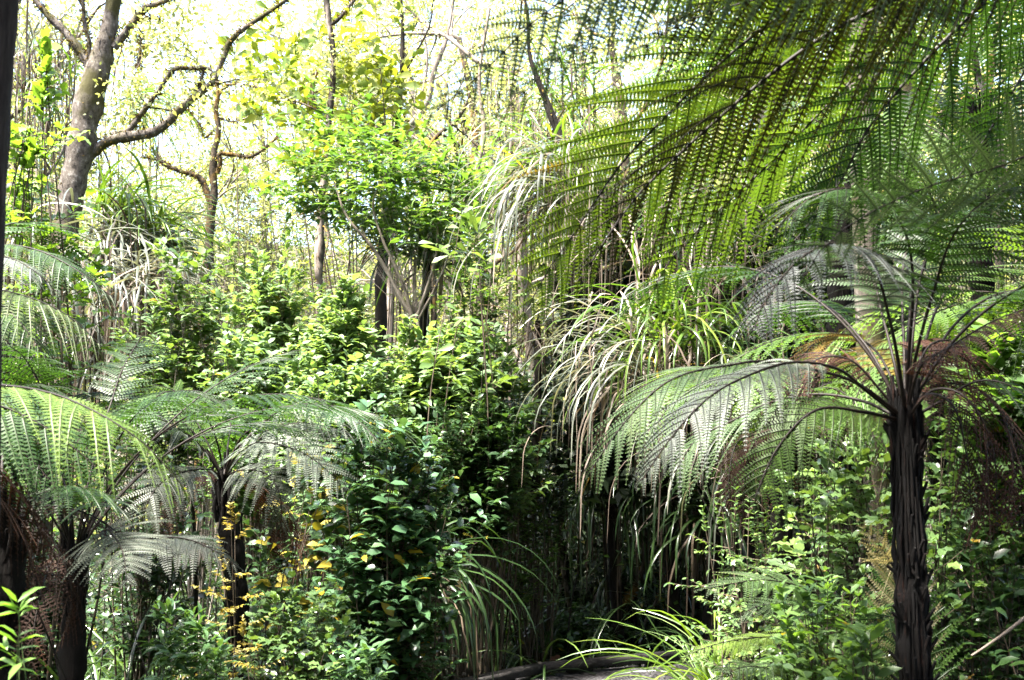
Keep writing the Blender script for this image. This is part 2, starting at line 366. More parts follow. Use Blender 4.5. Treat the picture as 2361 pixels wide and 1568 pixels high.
def grow(sm, lf, p, d, r, L, lev, ll, nleaf, rad, sides=(9, 6, 5, 4), upb=.25, kids=(3, 6), tint=(0, 1), wig=.16):
    n = 9; P = [np.array(p, float)]; d = nrm(d)
    for k in range(n):
        d = nrm(d + rng.normal(0, wig, 3) + Z * upb * .08); P.append(P[-1] + d * L / n)
    tube(sm, spline(P, 16 if lev > 1 else 9), [r, r * .75, r * .35 if lev else r * .2], sides[min(3, 3 - lev)] if lev <= 3 else 10, .10 if lev > 1 else 0, .5)
    if lev == 0:
        for q in (5, 9): tuft(lf, P[q], nleaf, rad, ll, ll * .5, tint)
        return
    K = rng.integers(*kids)
    for k in range(K):
        u = U(.35, 1); i = min(n, int(u * n)); a = nrm(rng.normal(0, 1, 3)); nd = nrm(d + a * U(.6, 1.1) + Z * upb)
        grow(sm, lf, P[i], nd, r * U(.4, .62), L * U(.45, .7), lev - 1, ll, nleaf, rad, sides, upb, kids, tint, wig)
    grow(sm, lf, P[-1], nrm(d + rng.normal(0, .3, 3)), r * .35, L * .5, lev - 1, ll, nleaf, rad, sides, upb, kids, tint, wig)

def copytree(o, loc, rz, s, label, group, cat):
    c = o.copy(); col.objects.link(c); c.location = tuple(loc); c.rotation_euler = (0, 0, rz); c.scale = (s, s, s)
    c['label'] = label; c['group'] = group; c['category'] = cat
    for ch in o.children:
        k = ch.copy(); col.objects.link(k); k.parent = c
        for g in ch.children:
            q = g.copy(); col.objects.link(q); q.parent = k
    return c

def traced(name, label, d, limbs, base_px=None, bark='bark_mossy', twigs=0, tl=.8, tufts=10, ll=.05, leafmat_='canopy', cat='tree', extra=None, tuftrad=.25, nleaf=26, sides=12, rough=.13, moss=0, group=None):
    """limbs: list of [(px,py,width_px[,depth])...] read off the photograph at distance d"""
    first = limbs[0]
    base = W(first[0][0], first[0][1], d); gz = float(ground(base[0], base[1]))
    base = np.array([base[0], base[1], gz - .1])
    root = thing(name, label, cat, base, group); sm, lf, ms = MB(), MB(), MB()
    for li, lb in enumerate(limbs):
        P = [W(q[0], q[1], q[3] if len(q) > 3 else d) for q in lb]; rr = [px2m(q[2], d) / 2 for q in lb]
        if li == 0: P = [np.array([P[0][0], P[0][1], gz - .1])] + P; rr = [rr[0] * 1.25] + rr
        n = max(14, 6 * len(P)); C = spline(P, n)
        s = np.concatenate([[0], np.cumsum(np.linalg.norm(np.diff(np.array(P), axis=0), axis=1))]); s /= s[-1]
        r = np.interp(np.linspace(0, 1, n), s, rr)
        tube(sm, C, r, sides if li == 0 else 8, rough, .5)
        if moss:
            m = int(moss * n); i = rng.integers(1, n, m); o = nrm(rng.normal(0, 1, (m, 3)))
            leaves(ms, C[i] + o * r[i][:, None] * .95, nrm(o + rng.normal(0, .6, (m, 3))), rng.normal(0, 1, (m, 3)), U(.02, .06, m), U(.008, .02, m), U(0, 1, m), T_K)
        if twigs and li:
            for k in range(twigs):
                i = int(rng.integers(n // 3, n)); a = nrm(rng.normal(0, 1, 3) * np.array([1, .7, 1]) + Z * .25)
                grow(sm, lf, C[i], a, max(.004, r[i] * .3), tl * U(.5, 1.2), 1, ll, nleaf, tuftrad, kids=(1, 4))
    for e in (extra or []):   # crown above the frame, added for its shade
        c, rad, nt = e
        for k in range(nt):
            tuft(lf, np.array(c) + nrm(rng.normal(0, 1, 3)) * np.array(rad) * U(.2, 1) ** .5, 60, .5, .11, .055)
    sm.build('trunk', M[bark], root, smooth=True)
    if lf.n: lf.build('crown', M[leafmat_], root)
    if ms.n: ms.build('moss', M['yellow'] if moss < 0 else M['mossy'], root)
    return root
M['mossy'] = leafmat('moss_tuft', [(0, (.03, .025, .012)), (.6, (.10, .075, .02)), (1, (.24, .15, .03))], .2, .8, (1.2, 1.1, .6), .1)
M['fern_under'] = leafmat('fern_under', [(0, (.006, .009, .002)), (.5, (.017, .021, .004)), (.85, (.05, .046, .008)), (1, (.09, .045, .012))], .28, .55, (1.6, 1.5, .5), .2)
M['fern_soft'] = leafmat('fern_soft', [(0, (.035, .058, .034)), (1, (.08, .115, .065))], .36, .45, (1.3, 1.4, .6), .35)
M['fern_sheen'] = leafmat('fern_sheen', [(0, (.05, .06, .06)), (.5, (.11, .13, .105)), (1, (.2, .23, .18))], .3, .5, (1.3, 1.4, .7), .45)  # pale grey paints the sun and sky sheen onto fronds
M['fern_straw'] = leafmat('fern_straw', [(0, (.14, .13, .07)), (1, (.32, .28, .16))], .35, .4, (1.3, 1.2, .7), .5)
M['shrub_gloss'] = leafmat('shrub_gloss_leaf', [(0, (.03, .065, .032)), (.5, (.055, .12, .05)), (.9, (.09, .18, .07)), (.97, (.12, .2, .06)), (1, (.38, .28, .03))], .22, .26, (1.5, 1.4, .5), .8)
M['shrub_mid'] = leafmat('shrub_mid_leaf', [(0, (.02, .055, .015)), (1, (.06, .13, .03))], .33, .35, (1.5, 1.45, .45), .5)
M['lush_dark'] = leafmat('lush_dark_leaf', [(0, (.035, .08, .03)), (1, (.10, .19, .075))], .35, .25, (1.5, 1.45, .45), .7)
M['lush_pale'] = leafmat('lush_pale_leaf', [(0, (.12, .24, .04)), (1, (.2, .36, .07))], .45, .4, (1.4, 1.4, .5), .5)
M['strap_lime'] = leafmat('strap_lime_leaf', [(0, (.045, .09, .02)), (.6, (.10, .17, .03)), (.9, (.17, .22, .04)), (1, (.45, .32, .04))], .35, .28, (1.4, 1.5, .45), .7)
M['strap_pale'] = leafmat('strap_pale_leaf', [(0, (.08, .14, .05)), (1, (.26, .32, .13))], .35, .28, (1.3, 1.4, .6), .7)
M['bark_banded'] = barkmat('banded_bark', [(.42, (.012, .010, .008)), (.5, (.05, .04, .03)), (.56, (.26, .21, .18)), (.75, (.36, .31, .27))], 1.7, (1.5, 1.5, .55), .9, .5)
M['shrub_lime'] = leafmat('shrub_lime_leaf', [(0, (.07, .14, .025)), (1, (.20, .32, .05))], .4, .35, (1.4, 1.4, .5), .5)
M['shade_black'] = leafmat('shade_black_leaf', [(0, (.010, .018, .008)), (1, (.03, .05, .018))], .08, .45, (1.2, 1.4, .5), .4)  # near-black leaf of the added masses; shade put into its colour
M['fern_olive'] = leafmat('fern_olive', [(0, (.03, .06, .012)), (.6, (.075, .13, .022)), (.9, (.12, .18, .03)), (1, (.24, .16, .02))], .42, .5, (1.5, 1.45, .4), .35)
M['fern_gold'] = leafmat('fern_gold', [(0, (.06, .06, .012)), (.5, (.14, .10, .02)), (1, (.28, .16, .03))], .4, .5, (1.4, 1.3, .5), .3)

# ================================================================== SETTING
def make_ground():
    def sheet(name, x0, x1, y0, y1, step, drop=0):
        xs = np.arange(x0, x1 + step, step); ys = np.arange(y0, y1 + step, step)
        X, Y = np.meshgrid(xs, ys); H = ground(X, Y) - drop + rng.normal(0, .02 if step < 1 else .0, X.shape)
        V = np.stack([X, Y, H], -1).reshape(-1, 3); nx = len(xs)
        i, j = np.meshgrid(np.arange(len(xs) - 1), np.arange(len(ys) - 1)); a = (j * nx + i).ravel()
        mb = MB(); mb.add(V, np.stack([a, a + 1, a + nx + 1, a + nx], 1), .5); return mb
    m, nt, out = newmat('forest_floor')
    tc = nt.nodes.new('ShaderNodeTexCoord')
    nz = nt.nodes.new('ShaderNodeTexNoise'); nz.inputs['Scale'].default_value = 7; nz.inputs['Detail'].default_value = 10; nz.inputs['Roughness'].default_value = .75
    nt.links.new(tc.outputs['Object'], nz.inputs['Vector'])
    rp = ramp(nt, nz.outputs['Fac'], [(.3, (.012, .009, .006)), (.5, (.035, .025, .016)), (.62, (.06, .05, .028)), (.75, (.10, .07, .045))])
    p = nt.nodes.new('ShaderNodeBsdfPrincipled'); p.inputs['Roughness'].default_value = .95
    nt.links.new(rp.outputs[0], p.inputs['Base Color'])
    b = nt.nodes.new('ShaderNodeBump'); b.inputs['Distance'].default_value = .06; nt.links.new(nz.outputs['Fac'], b.inputs['Height']); nt.links.new(b.outputs[0], p.inputs['Normal'])
    nt.links.new(p.outputs[0], out.inputs[0])
    o = sheet('ground', -160, 160, -120, 220, 1.0).build('ground', m, smooth=True, loc=(0, 0, 0)); o['kind'] = 'structure'
make_ground()

# boardwalk: plank deck with a raised kerb each side, curving away to the right
LK = spline([(-.85, -3, 0), (-.9, 2, 0), (-.92, 5.5, 0), (-.85, 7.7, 0), (-.52, 8.75, 0), (.18, 9.4, 0), (.98, 9.85, 0), (2.1, 10.5, 0), (3.3, 12.3, 0), (3.9, 15, 0), (4.1, 18, 0)], 130)
T = nrm(np.gradient(LK, axis=0)); SD = np.stack([T[:, 1], -T[:, 0], 0 * T[:, 0]], 1)
RK = LK + SD * 1.75
deck_root = thing('boardwalk', 'dark timber boardwalk with low kerb rail curving away to the right', 'boardwalk', (0, 9.5, 0))
m, nt, out = newmat('deck_boards')
tc = nt.nodes.new('ShaderNodeTexCoord'); mp = nt.nodes.new('ShaderNodeMapping'); mp.inputs['Scale'].default_value = (6, 6, 6)
nt.links.new(tc.outputs['Object'], mp.inputs[0])
nz = nt.nodes.new('ShaderNodeTexNoise'); nz.inputs['Scale'].default_value = 5; nz.inputs['Detail'].default_value = 10; nt.links.new(mp.outputs[0], nz.inputs['Vector'])
rp = ramp(nt, nz.outputs['Fac'], [(.3, (.03, .028, .030)), (.55, (.09, .085, .09)), (.75, (.2, .19, .19))])
p = nt.nodes.new('ShaderNodeBsdfPrincipled'); p.inputs['Roughness'].default_value = .75
nt.links.new(rp.outputs[0], p.inputs['Base Color'])
b = nt.nodes.new('ShaderNodeBump'); b.inputs['Distance'].default_value = .01; nt.links.new(nz.outputs['Fac'], b.inputs['Height']); nt.links.new(b.outputs[0], p.inputs['Normal'])
nt.links.new(p.outputs[0], out.inputs[0]); M['deck'] = m
M['kerb'] = barkmat('kerb_timber', [(.3, (.010, .009, .009)), (.55, (.03, .027, .026)), (.75, (.085, .078, .075))], 18, (1, 1, 2), .85, .7)
def box(mb, a, b_, w, z0, z1, tint=.5):
    a = np.array(a, float); b_ = np.array(b_, float); d = nrm(b_ - a); s = np.array([d[1], -d[0], 0]) * w / 2
    V = [];
    for z in (z0, z1):
        for q in (a - s, a + s, b_ + s, b_ - s): V.append([q[0], q[1], z])
    mb.add(V, [[0, 3, 2, 1], [4, 5, 6, 7], [0, 1, 5, 4], [1, 2, 6, 5], [2, 3, 7, 6], [3, 0, 4, 7]], tint)
mb = MB(); msh = MB()
ss = np.concatenate([[0], np.cumsum(np.linalg.norm(np.diff((LK + RK) / 2, axis=0), axis=1))])
for s in np.arange(.06, ss[-1], .142):
    a = np.array([np.interp(s, ss, LK[:, k]) for k in range(3)]); c = np.array([np.interp(s, ss, RK[:, k]) for k in range(3)])
    z = rng.normal(0, .0015); box(mb, a - nrm(c - a) * .06, c + nrm(c - a) * .06, .132, -.045 + z, z)
for s in np.arange(.06, ss[-1], .0142 * 2):    # ribbed anti-slip netting ridges across the boards
    if not 8.5 < s < 17: continue
    a = np.array([np.interp(s, ss, LK[:, k]) for k in range(3)]); c = np.array([np.interp(s, ss, RK[:, k]) for k in range(3)])
    box(msh, a + nrm(c - a) * .12, c - nrm(c - a) * .12, .006, .004, .009)
mb.build('deck_board', M['deck'], deck_root); msh.build('grip_netting', M['deck'], deck_root)
for K in (LK, RK):
    kb = MB(); i = 0
    while i < len(K) - 9:
        box(kb, K[i] , K[i + 8], .085, .035, .098 + rng.normal(0, .002)); i += 8
    for i in range(2, len(K), 4): box(kb, K[i] - T[i] * .1, K[i] + T[i] * .1, .075, .003, .037)
    kb.build('kerb_rail', M['kerb'], deck_root)
    for i in range(3, len(K), 8):
        pb = MB(); box(pb, K[i] - T[i] * .05, K[i] + T[i] * .05, .1, -.75, -.05); pb.build('pile', M['bark_black'], deck_root)
for k, i in enumerate(range(40, 75, 4)):   # bolt heads on the far kerb
    c = LK[i]; q = MB(); tube(q, [c + Z * .096, c + Z * .106], [.016, .014], 10); q.build('bolt_head', M['twig_pale'], deck_root)
for k, (px, py, ln, l) in enumerate([(1265, 1530, .11, 'curled tan dead leaf lying against the far kerb'), (1305, 1537, .1, 'orange brown dead leaf lying on the deck beside the bent kerb'), (1190, 1558, .07, 'pale dead leaf at the bottom edge of the deck'), (1340, 1540, .05, 'small brown dead leaf right of the orange leaf on the deck'), (1600, 1520, .08, 'brown dead leaf on the deck beside the grass tuft')]):
    d = 1.7 / math.tan(math.atan((py - 784) / FPX) - PITCH); c = W(px, py, d); c[2] = .02
    q = MB(); leaves(q, [c], [(U(-1, 1), U(-.4, .4), .25)], [(0, -.4, 1)], ln, ln * .5, U(.5, 1), T_WV)
    o = q.build('fallen_leaf', M['fern_rust'], loc=c); tag(o, l, 'dead leaf', 'dead leaves on the boardwalk')

# ================================================================== TREE FERNS
# --- big tree fern right of the path, its fronds hang over the picture from the top right
c = W(2720, -470, 3.6); cr = np.array(c); bx = cr[0] + .25; by = cr[1] + .2
F0 = thing('tree_fern', 'tall tree fern with long green fronds sweeping across the top right', 'tree fern', (bx, by, float(ground(bx, by))))
fern_trunk(F0, (bx, by, float(ground(bx, by)) - .1), cr, .075)
u1 = (-.15, .75, .62)
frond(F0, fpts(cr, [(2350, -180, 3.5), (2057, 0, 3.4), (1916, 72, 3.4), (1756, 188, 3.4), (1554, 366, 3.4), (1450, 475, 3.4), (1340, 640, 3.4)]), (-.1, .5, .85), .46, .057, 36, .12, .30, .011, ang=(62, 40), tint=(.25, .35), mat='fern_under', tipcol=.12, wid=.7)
frond(F0, fpts(cr, [(2200, -260, 3.7), (1851, 0, 3.8), (1718, 96, 3.8), (1626, 178, 3.8), (1540, 262, 3.8), (1433, 376, 3.8), (1375, 460, 3.8), (1313, 553, 3.8), (1262, 625, 3.8), (1192, 757, 3.8)]), u1, .48, .057, 38, .1, .06, .009, wid=.8, ang=(60, 34), mat='fern_olive', tint=(.5, .75), tipcol=.08)  # yellowed olive stands in for light shining from behind
frond(F0, fpts(cr, [(2500, -240, 3.9), (2272, 0, 4.0), (2204, 68, 4.0), (2135, 137, 4.0), (2050, 232, 4.0), (1988, 318, 4.0), (1937, 420, 4.0), (1870, 510, 4.0), (1782, 613, 4.0)]), u1, .46, .057, 36, .12, .10, .010, wid=.8, ang=(66, 40), tint=(.35, .5), tipcol=.3)
frond(F0, fpts(cr, [(2300, -160, 4.2), (2060, 90, 4.2), (1900, 250, 4.2), (1760, 390, 4.2), (1620, 520, 4.2), (1545, 600, 4.2), (1480, 718, 4.2)]), u1, .48, .057, 34, .12, .10, .008, wid=.8, ang=(60, 36), tint=(.6, .75), tipcol=.0, mat='fern_lime')  # lime blade colour stands in for backlight
frond(F0, fpts(cr, [(2250, -250, 3.0), (1700, -150, 2.7), (1420, -60, 2.6), (1296, 0, 2.6), (1228, 51, 2.6), (1159, 123, 2.6), (1091, 185, 2.6), (1045, 232, 2.6), (955, 285, 2.6)]), (.0, .8, .5), .27, .044, 30, .15, .30, .006, mat='fern_soft', tint=(.5, .7), ang=(66, 42), fill=.42, wid=.62)
frond(F0, fpts(cr, [(2100, -200, 3.0), (1560, -120, 2.8), (1375, 17, 2.75), (1330, 89, 2.75), (1262, 161, 2.75), (1205, 216, 2.75), (1130, 292, 2.75)]), (.0, .8, .5), .22, .04, 28, .2, .35, .005, mat='fern_soft', tint=(.4, .7), ang=(66, 42), fill=.42, wid=.62)
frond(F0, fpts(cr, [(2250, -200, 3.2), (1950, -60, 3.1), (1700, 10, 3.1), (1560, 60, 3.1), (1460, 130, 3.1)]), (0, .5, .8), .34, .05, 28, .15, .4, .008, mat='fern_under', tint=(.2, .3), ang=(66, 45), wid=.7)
frond(F0, fpts(cr, [(2560, -200, 4.4), (2420, 60, 4.6), (2330, 220, 4.6), (2230, 380, 4.6), (2110, 520, 4.6)]), u1, .46, .06, 26, .1, .15, .008, tint=(.3, .5))
frond(F0, fpts(cr, [(2400, -350, 4.6), (2150, -150, 5.0), (1900, -10, 5.2), (1700, 130, 5.2), (1560, 260, 5.2), (1440, 330, 5.2)]), u1, .48, .058, 30, .1, .12, .008, tint=(.5, .7), wid=.8, ang=(64, 38))
# frond with grey sky sheen put into its colour, arching over the picture's right side, nearer
frond(F0, fpts(cr, [(2700, 50, 3.2), (2520, 270, 3.0), (2361, 362, 2.9), (2240, 402, 2.9), (2128, 434, 2.9), (1978, 506, 2.9), (1890, 580, 2.95), (1830, 680, 3.0)]), (.15, .45, .85), .34, .05, 26, .15, -.12, .006, mat='fern_soft', tint=(.2, .4), ang=(88, 60), fill=.4)
for k in range(7):   # the rest of its crown, above and beyond the frame
    az = U(-1.2, .8) if k < 4 else U(3.6, 5.2)
    frond(F0, autopts(cr, az, U(.35, .8), U(2.0, 2.5), U(1.1, 1.6)), Z, .4, 24, 18, .15, .2, .009)

# --- tree fern beside the path on the right, dark trunk
d = 4.5; cr = W(2088, 972, d); b0 = W(2122, 1568, d); gz = float(ground(b0[0], b0[1]))
F1 = thing('tree_fern', 'tree fern with black and red-brown fibrous trunk standing right of the boardwalk', 'tree fern', (b0[0], b0[1], gz))
kt = b0 - (cr - b0) / (cr[2] - b0[2]) * (b0[2] - gz + .1)
fern_trunk(F1, kt, cr, .050, 'ferntrunk_red', 1.1, 420)
S = [
 ([(2055, 940, 4.45), (1950, 872, 4.4), (1776, 836, 4.35), (1708, 838, 4.3), (1554, 872, 4.25), (1450, 962, 4.2), (1352, 1098, 4.2)], (.05, -.3, 1), .27, 'fern_pale', (.5, .7), .35, .4),
 ([(1990, 895, 4.4), (1930, 850, 4.2), (1828, 835, 4.1), (1725, 866, 4.0), (1636, 915, 3.95), (1554, 1000, 3.9), (1468, 1124, 3.9)], (.05, -.45, 1), .21, 'fern_sheen', (.6, .9), .40, .4),
 ([(1990, 925, 4.6), (1879, 909, 4.7), (1776, 928, 4.75), (1701, 964, 4.8), (1605, 1015, 4.8), (1550, 1100, 4.8)], (.05, -.3, 1), .26, 'fern_pale', (.3, .6), .4, .4),
 ([(1990, 950, 4.4), (1882, 945, 4.3), (1793, 1032, 4.25), (1735, 1160, 4.2)], (.3, -.6, .8), .24, 'fern_lime', (.2, .5), .15, .35),
 ([(2100, 820, 4.5), (2120, 650, 4.6), (2160, 500, 4.6), (2100, 380, 4.4), (1980, 300, 4.1)], (.2, -.2, 1), .36, 'fern', (.1, .3), .3, .42),
 ([(2130, 800, 4.6), (2170, 690, 4.8), (2221, 634, 5.0), (2289, 618, 5.1), (2361, 670, 5.1), (2440, 820, 5.0)], (-.2, -.3, 1), .40, 'fern_lime', (.1, .4), .5, .28),
 ([(2072, 840, 4.3), (2047, 720, 4.0), (2010, 600, 3.7), (1930, 560, 3.5), (1840, 600, 3.4), (1760, 700, 3.35), (1735, 775, 3.3)], (.1, -.2, 1), .26, 'fern_sheen', (.0, .35), .35, .42),
 ([(2065, 850, 4.5), (2035, 730, 4.7), (2000, 620, 4.9), (1900, 560, 5.0), (1810, 570, 5.0)], (.1, -.2, 1), .34, 'fern', (.2, .5), .45, .38),
 ([(2110, 830, 4.3), (2150, 680, 3.9), (2200, 540, 3.6), (2290, 450, 3.3), (2420, 420, 3.1)], (.1, -.2, 1), .32, 'fern', (.0, .3), .45, .4),
 ([(2095, 830, 4.4), (2105, 650, 4.2), (2080, 520, 4.0), (1990, 440, 3.8), (1880, 450, 3.7), (1800, 520, 3.7)], (.0, -.2, 1), .30, 'fern', (.0, .25), .5, .4),
 ([(2085, 820, 4.6), (2085, 600, 4.9), (2150, 500, 5.2), (2280, 470, 5.4)], (0, -.2, 1), .34, 'fern', (.2, .5), .5, .4),
 ([(2050, 860, 4.7), (2010, 800, 4.9), (1950, 770, 5.0), (1880, 790, 5.0), (1830, 850, 5.0)], (0, -.3, 1), .24, 'fern_gold', (.2, .8), .3, .35),
 ([(2170, 925, 4.5), (2250, 880, 4.45), (2330, 890, 4.4), (2430, 960, 4.4)], (-.1, -.2, 1), .30, 'fern', (.0, .3), .55, .25)]
for pts, up, L, mat, ti, st, dr in S:
    frond(F1, fpts(cr, pts), up, L, .038, 26, st, dr, .007, mat, tint=ti, sdroop=.05)
for pts, L, mat, dr in [
 ([(2030, 900, 4.5), (1960, 830, 4.5), (1880, 830, 4.5), (1830, 900, 4.5)], .22, 'fern_rust', .5),
 ([(2110, 880, 4.5), (2140, 800, 4.5), (2200, 790, 4.6), (2260, 870, 4.6)], .24, 'fern_rust', .6),
 ([(2120, 900, 4.6), (2170, 840, 4.8), (2180, 780, 4.9)], .20, 'fern_rust', .35),
 ([(2150, 900, 4.4), (2230, 920, 4.3), (2290, 1040, 4.3), (2300, 1240, 4.3)], .22, 'fern_dead', .5),
 ([(2150, 890, 4.7), (2260, 900, 4.8), (2340, 1000, 4.8), (2370, 1180, 4.8)], .26, 'fern_dead', .5),
 ([(2140, 910, 4.3), (2200, 940, 4.2), (2230, 1060, 4.2), (2240, 1180, 4.2)], .16, 'fern_dead', .5),
 ([(2120, 850, 4.3), (2190, 800, 4.1), (2290, 740, 4.0), (2400, 700, 3.9)], .13, 'fern_dead', .7),
 ([(2030, 960, 4.5), (1980, 950, 4.5), (1960, 990, 4.5)], .10, 'fern_rust', .5)]:
    frond(F1, fpts(cr, pts), (.05, -.4, .9), L, 20, 16, .3, dr, .006, mat, tint=(.2, .7), label='withered brown frond', drop=.1)
for k in range(5):
    az = [2.5, .5, 5.6, 2.0, 1.2][k]
    frond(F1, autopts(cr, az, U(1.0, 1.3), U(1.3, 1.7), U(1.5, 2.0)), Z, .28, 22, 16, .4, .3, .007, tint=(0, .4))

# --- generic tree ferns
def tree_fern(label, px, py, d, r, nf, L, fl, spec=(), lean=0, mat='fern', az0=0, el=(.75, 1.15), dr=(1.5, 2.1), npin=24, npl=16, tint=(.1, .6), dead=3, start=.28, trunkmat='ferntrunk', deadmat='fern_dead', arc=None):
    cr = W(px, py, d); b = (cr[0] + lean, cr[1]); gz = float(ground(*b))
    root = thing('tree_fern', label, 'tree fern', (b[0], b[1], gz))
    fern_trunk(root, (b[0], b[1], gz - .1), cr, r)
    for k in range(nf):
        az = az0 + 2 * np.pi * k / nf + U(-.25, .25) if arc is None else U(*arc)
        frond(root, autopts(cr, az, U(*el), fl * U(.8, 1.1), U(*dr)), Z, L, npin, npl, start, U(.2, .4), .006, mat, tint=tint)
    for k in range(dead):
        frond(root, autopts(cr, U(0, 6.3), U(-.2, .4), fl * .6, U(1.6, 2.2)), Z, L * .5, 16, 12, .2, .6, .005, deadmat, label='withered brown frond hanging down', drop=.12)
    for pts, up, L2, mt, ti, st, dp in spec:
        frond(root, fpts(cr, pts), up, L2, .045 if mt != 'fern_lime' else .055, 24, st, dp, .006, mt, tint=ti, sdroop=.05, wid=.68)
    return root
tree_fern('short tree fern with fanned black stalks and black trunk at lower left', 172, 1290, 5.5, .052, 15, .26, 1.5, [
    ([(236, 1226, 5.2), (262, 1235, 4.9), (285, 1280, 4.6), (292, 1350, 4.4)], (0, -.7, .8), .26, 'fern_grey', (.5, .8), .12, .12),
    ([(240, 1262, 5.4), (301, 1246, 5.3), (410, 1240, 5.2), (480, 1262, 5.1), (560, 1315, 5.1)], (0, -.4, 1), .20, 'fern_grey', (.4, .7), .15, .35),
    ([(190, 1200, 5.3), (215, 1150, 4.9), (160, 1120, 4.6), (60, 1150, 4.4)], (0, -.3, 1), .24, 'fern', (.2, .4), .4, .4)],
    el=(1.05, 1.3), dr=(.9, 1.6), tint=(.0, .35), start=.55, dead=1)
tree_fern('tree fern with arching sheen-painted fronds left of the shiny-leaved bushes', 515, 1105, 7.0, .057, 8, .3, 1.5, [
    ([(478, 1020, 7.0), (440, 950, 7.1), (400, 900, 7.2), (345, 885, 7.2)], (0, -.2, 1), .34, 'fern_lime', (.4, .7), .25, .25),
    ([(554, 1011, 6.9), (609, 977, 6.8), (684, 940, 6.7), (807, 957, 6.6), (866, 1008, 6.6)], (0, -.1, 1), .26, 'fern_sheen', (.6, .9), .35, .5),
    ([(540, 1040, 6.9), (600, 1000, 6.7), (690, 975, 6.6), (780, 990, 6.5), (820, 1010, 6.5)], (0, -.1, 1), .22, 'fern_sheen', (.5, .8), .3, .5),
    ([(545, 1050, 6.7), (600, 1020, 6.4), (690, 1040, 6.2), (760, 1090, 6.1), (802, 1140, 6.1)], (0, -.6, .9), .30, 'fern_sheen', (.5, .9), .25, .22),
    ([(550, 1085, 6.8), (610, 1090, 6.5), (645, 1140, 6.4), (648, 1226, 6.4)], (-.2, -.6, .9), .26, 'fern_grey', (.3, .6), .15, .2),
    ([(479, 1082, 6.8), (400, 1095, 6.5), (350, 1140, 6.3), (315, 1232, 6.3)], (.2, -.6, .9), .28, 'fern_grey', (.3, .6), .2, .2),
    ([(470, 1040, 6.8), (400, 980, 6.6), (330, 960, 6.5), (265, 965, 6.5)], (.1, -.5, 1), .3, 'fern_grey', (.3, .6), .3, .3)],
    tint=(.2, .6), dead=4)
tree_fern('tree fern at the far left edge with one sunlit lime frond', -330, 1010, 3.9, .07, 6, .3, 1.6, [
    ([(-220, 870, 3.9), (0, 888, 3.8), (100, 902, 3.8), (180, 930, 3.75), (270, 978, 3.7), (350, 1040, 3.7), (432, 1134, 3.7)], (.0, -.15, 1), .27, 'fern_lime', (.75, .95), .1, .62),
    ([(-220, 900, 4.3), (-60, 920, 4.3), (60, 960, 4.3), (180, 1040, 4.3), (260, 1120, 4.3)], (0, -.6, .8), .30, 'fern', (.3, .6), .1, .4),
    ([(-220, 1000, 4.2), (-60, 990, 4.4), (60, 1050, 4.5), (140, 1140, 4.5)], (0, -.6, .8), .30, 'fern', (.1, .3), .1, .4)],
    arc=(1.5, 5), tint=(.1, .4))
tree_fern('tree fern at the left edge with layered drooping fronds beside the leaning tree', -150, 700, 5.6, .07, 5, .3, 1.6, [
    ([(-60, 600, 5.6), (0, 566, 5.5), (90, 578, 5.4), (180, 625, 5.3), (272, 695, 5.3)], (0, -.1, 1), .27, 'fern_pale', (.3, .6), .1, .6),
    ([(-60, 620, 5.3), (0, 592, 5.1), (60, 612, 5.0), (130, 668, 5.0)], (0, -.1, 1), .2, 'fern_sheen', (.5, .8), .1, .6),
    ([(-60, 660, 5.3), (0, 668, 5.1), (80, 690, 5.0), (160, 730, 5.0), (245, 808, 5.0)], (0, -.1, 1), .27, 'fern_pale', (.6, 1), .1, .7),
    ([(-60, 690, 5.1), (0, 700, 5.0), (60, 760, 4.9), (130, 860, 4.9)], (0, -.1, 1), .24, 'fern_pale', (.2, .5), .1, .5),
    ([(-60, 720, 5.5), (10, 780, 5.5), (60, 850, 5.5), (80, 920, 5.5)], (0, -.5, 1), .24, 'fern', (.2, .5), .1, .5)],
    arc=(1.2, 3.5))
tree_fern('light green tree fern behind the dark fern trunk on the right', 2150, 870, 7.6, .06, 12, .36, 1.6, mat='fern_lime', tint=(.1, .5), el=(.3, 1.0), dead=2)
tree_fern('light green tree fern at the right edge above the rusty dead fronds', 2480, 720, 6.2, .07, 13, .4, 1.7, mat='fern_lime', tint=(.1, .6), el=(.2, .9))
tree_fern('tree fern half hidden by hanging dead leaves beneath the bright sheen-painted fronds', 1800, 985, 7.2, .06, 9, .34, 1.3, [
    ([(1760, 1000, 7.1), (1730, 1040, 7.0), (1715, 1130, 7.0), (1710, 1230, 7.0)], (0, -.6, .6), .13, 'fern_dead', (.2, .5), .1, .9),
    ([(1755, 1000, 7.0), (1700, 1020, 6.9), (1680, 1110, 6.8), (1690, 1210, 6.8)], (0, -.6, .6), .12, 'fern_dead', (.2, .5), .1, .9)],
    mat='fern_lime', tint=(.0, .5), dr=(1.8, 2.4), dead=4)
tree_fern('tree fern in deep shade at the bottom left edge', 10, 1180, 5.0, .085, 6, .28, 1.2, arc=(1.0, 4.5), tint=(0, .25), dead=5)
tree_fern('dark tree fern high on the right edge behind the hanging fronds', 2260, 260, 9.0, .08, 13, .5, 2.2, mat='fern', tint=(.3, .8), el=(.1, .9), dead=0)
tree_fern('tree fern behind the fronds at the upper middle right', 1950, 330, 8.2, .08, 13, .5, 2.0, mat='fern_lime', tint=(.1, .5), el=(.1, .9), dead=0)

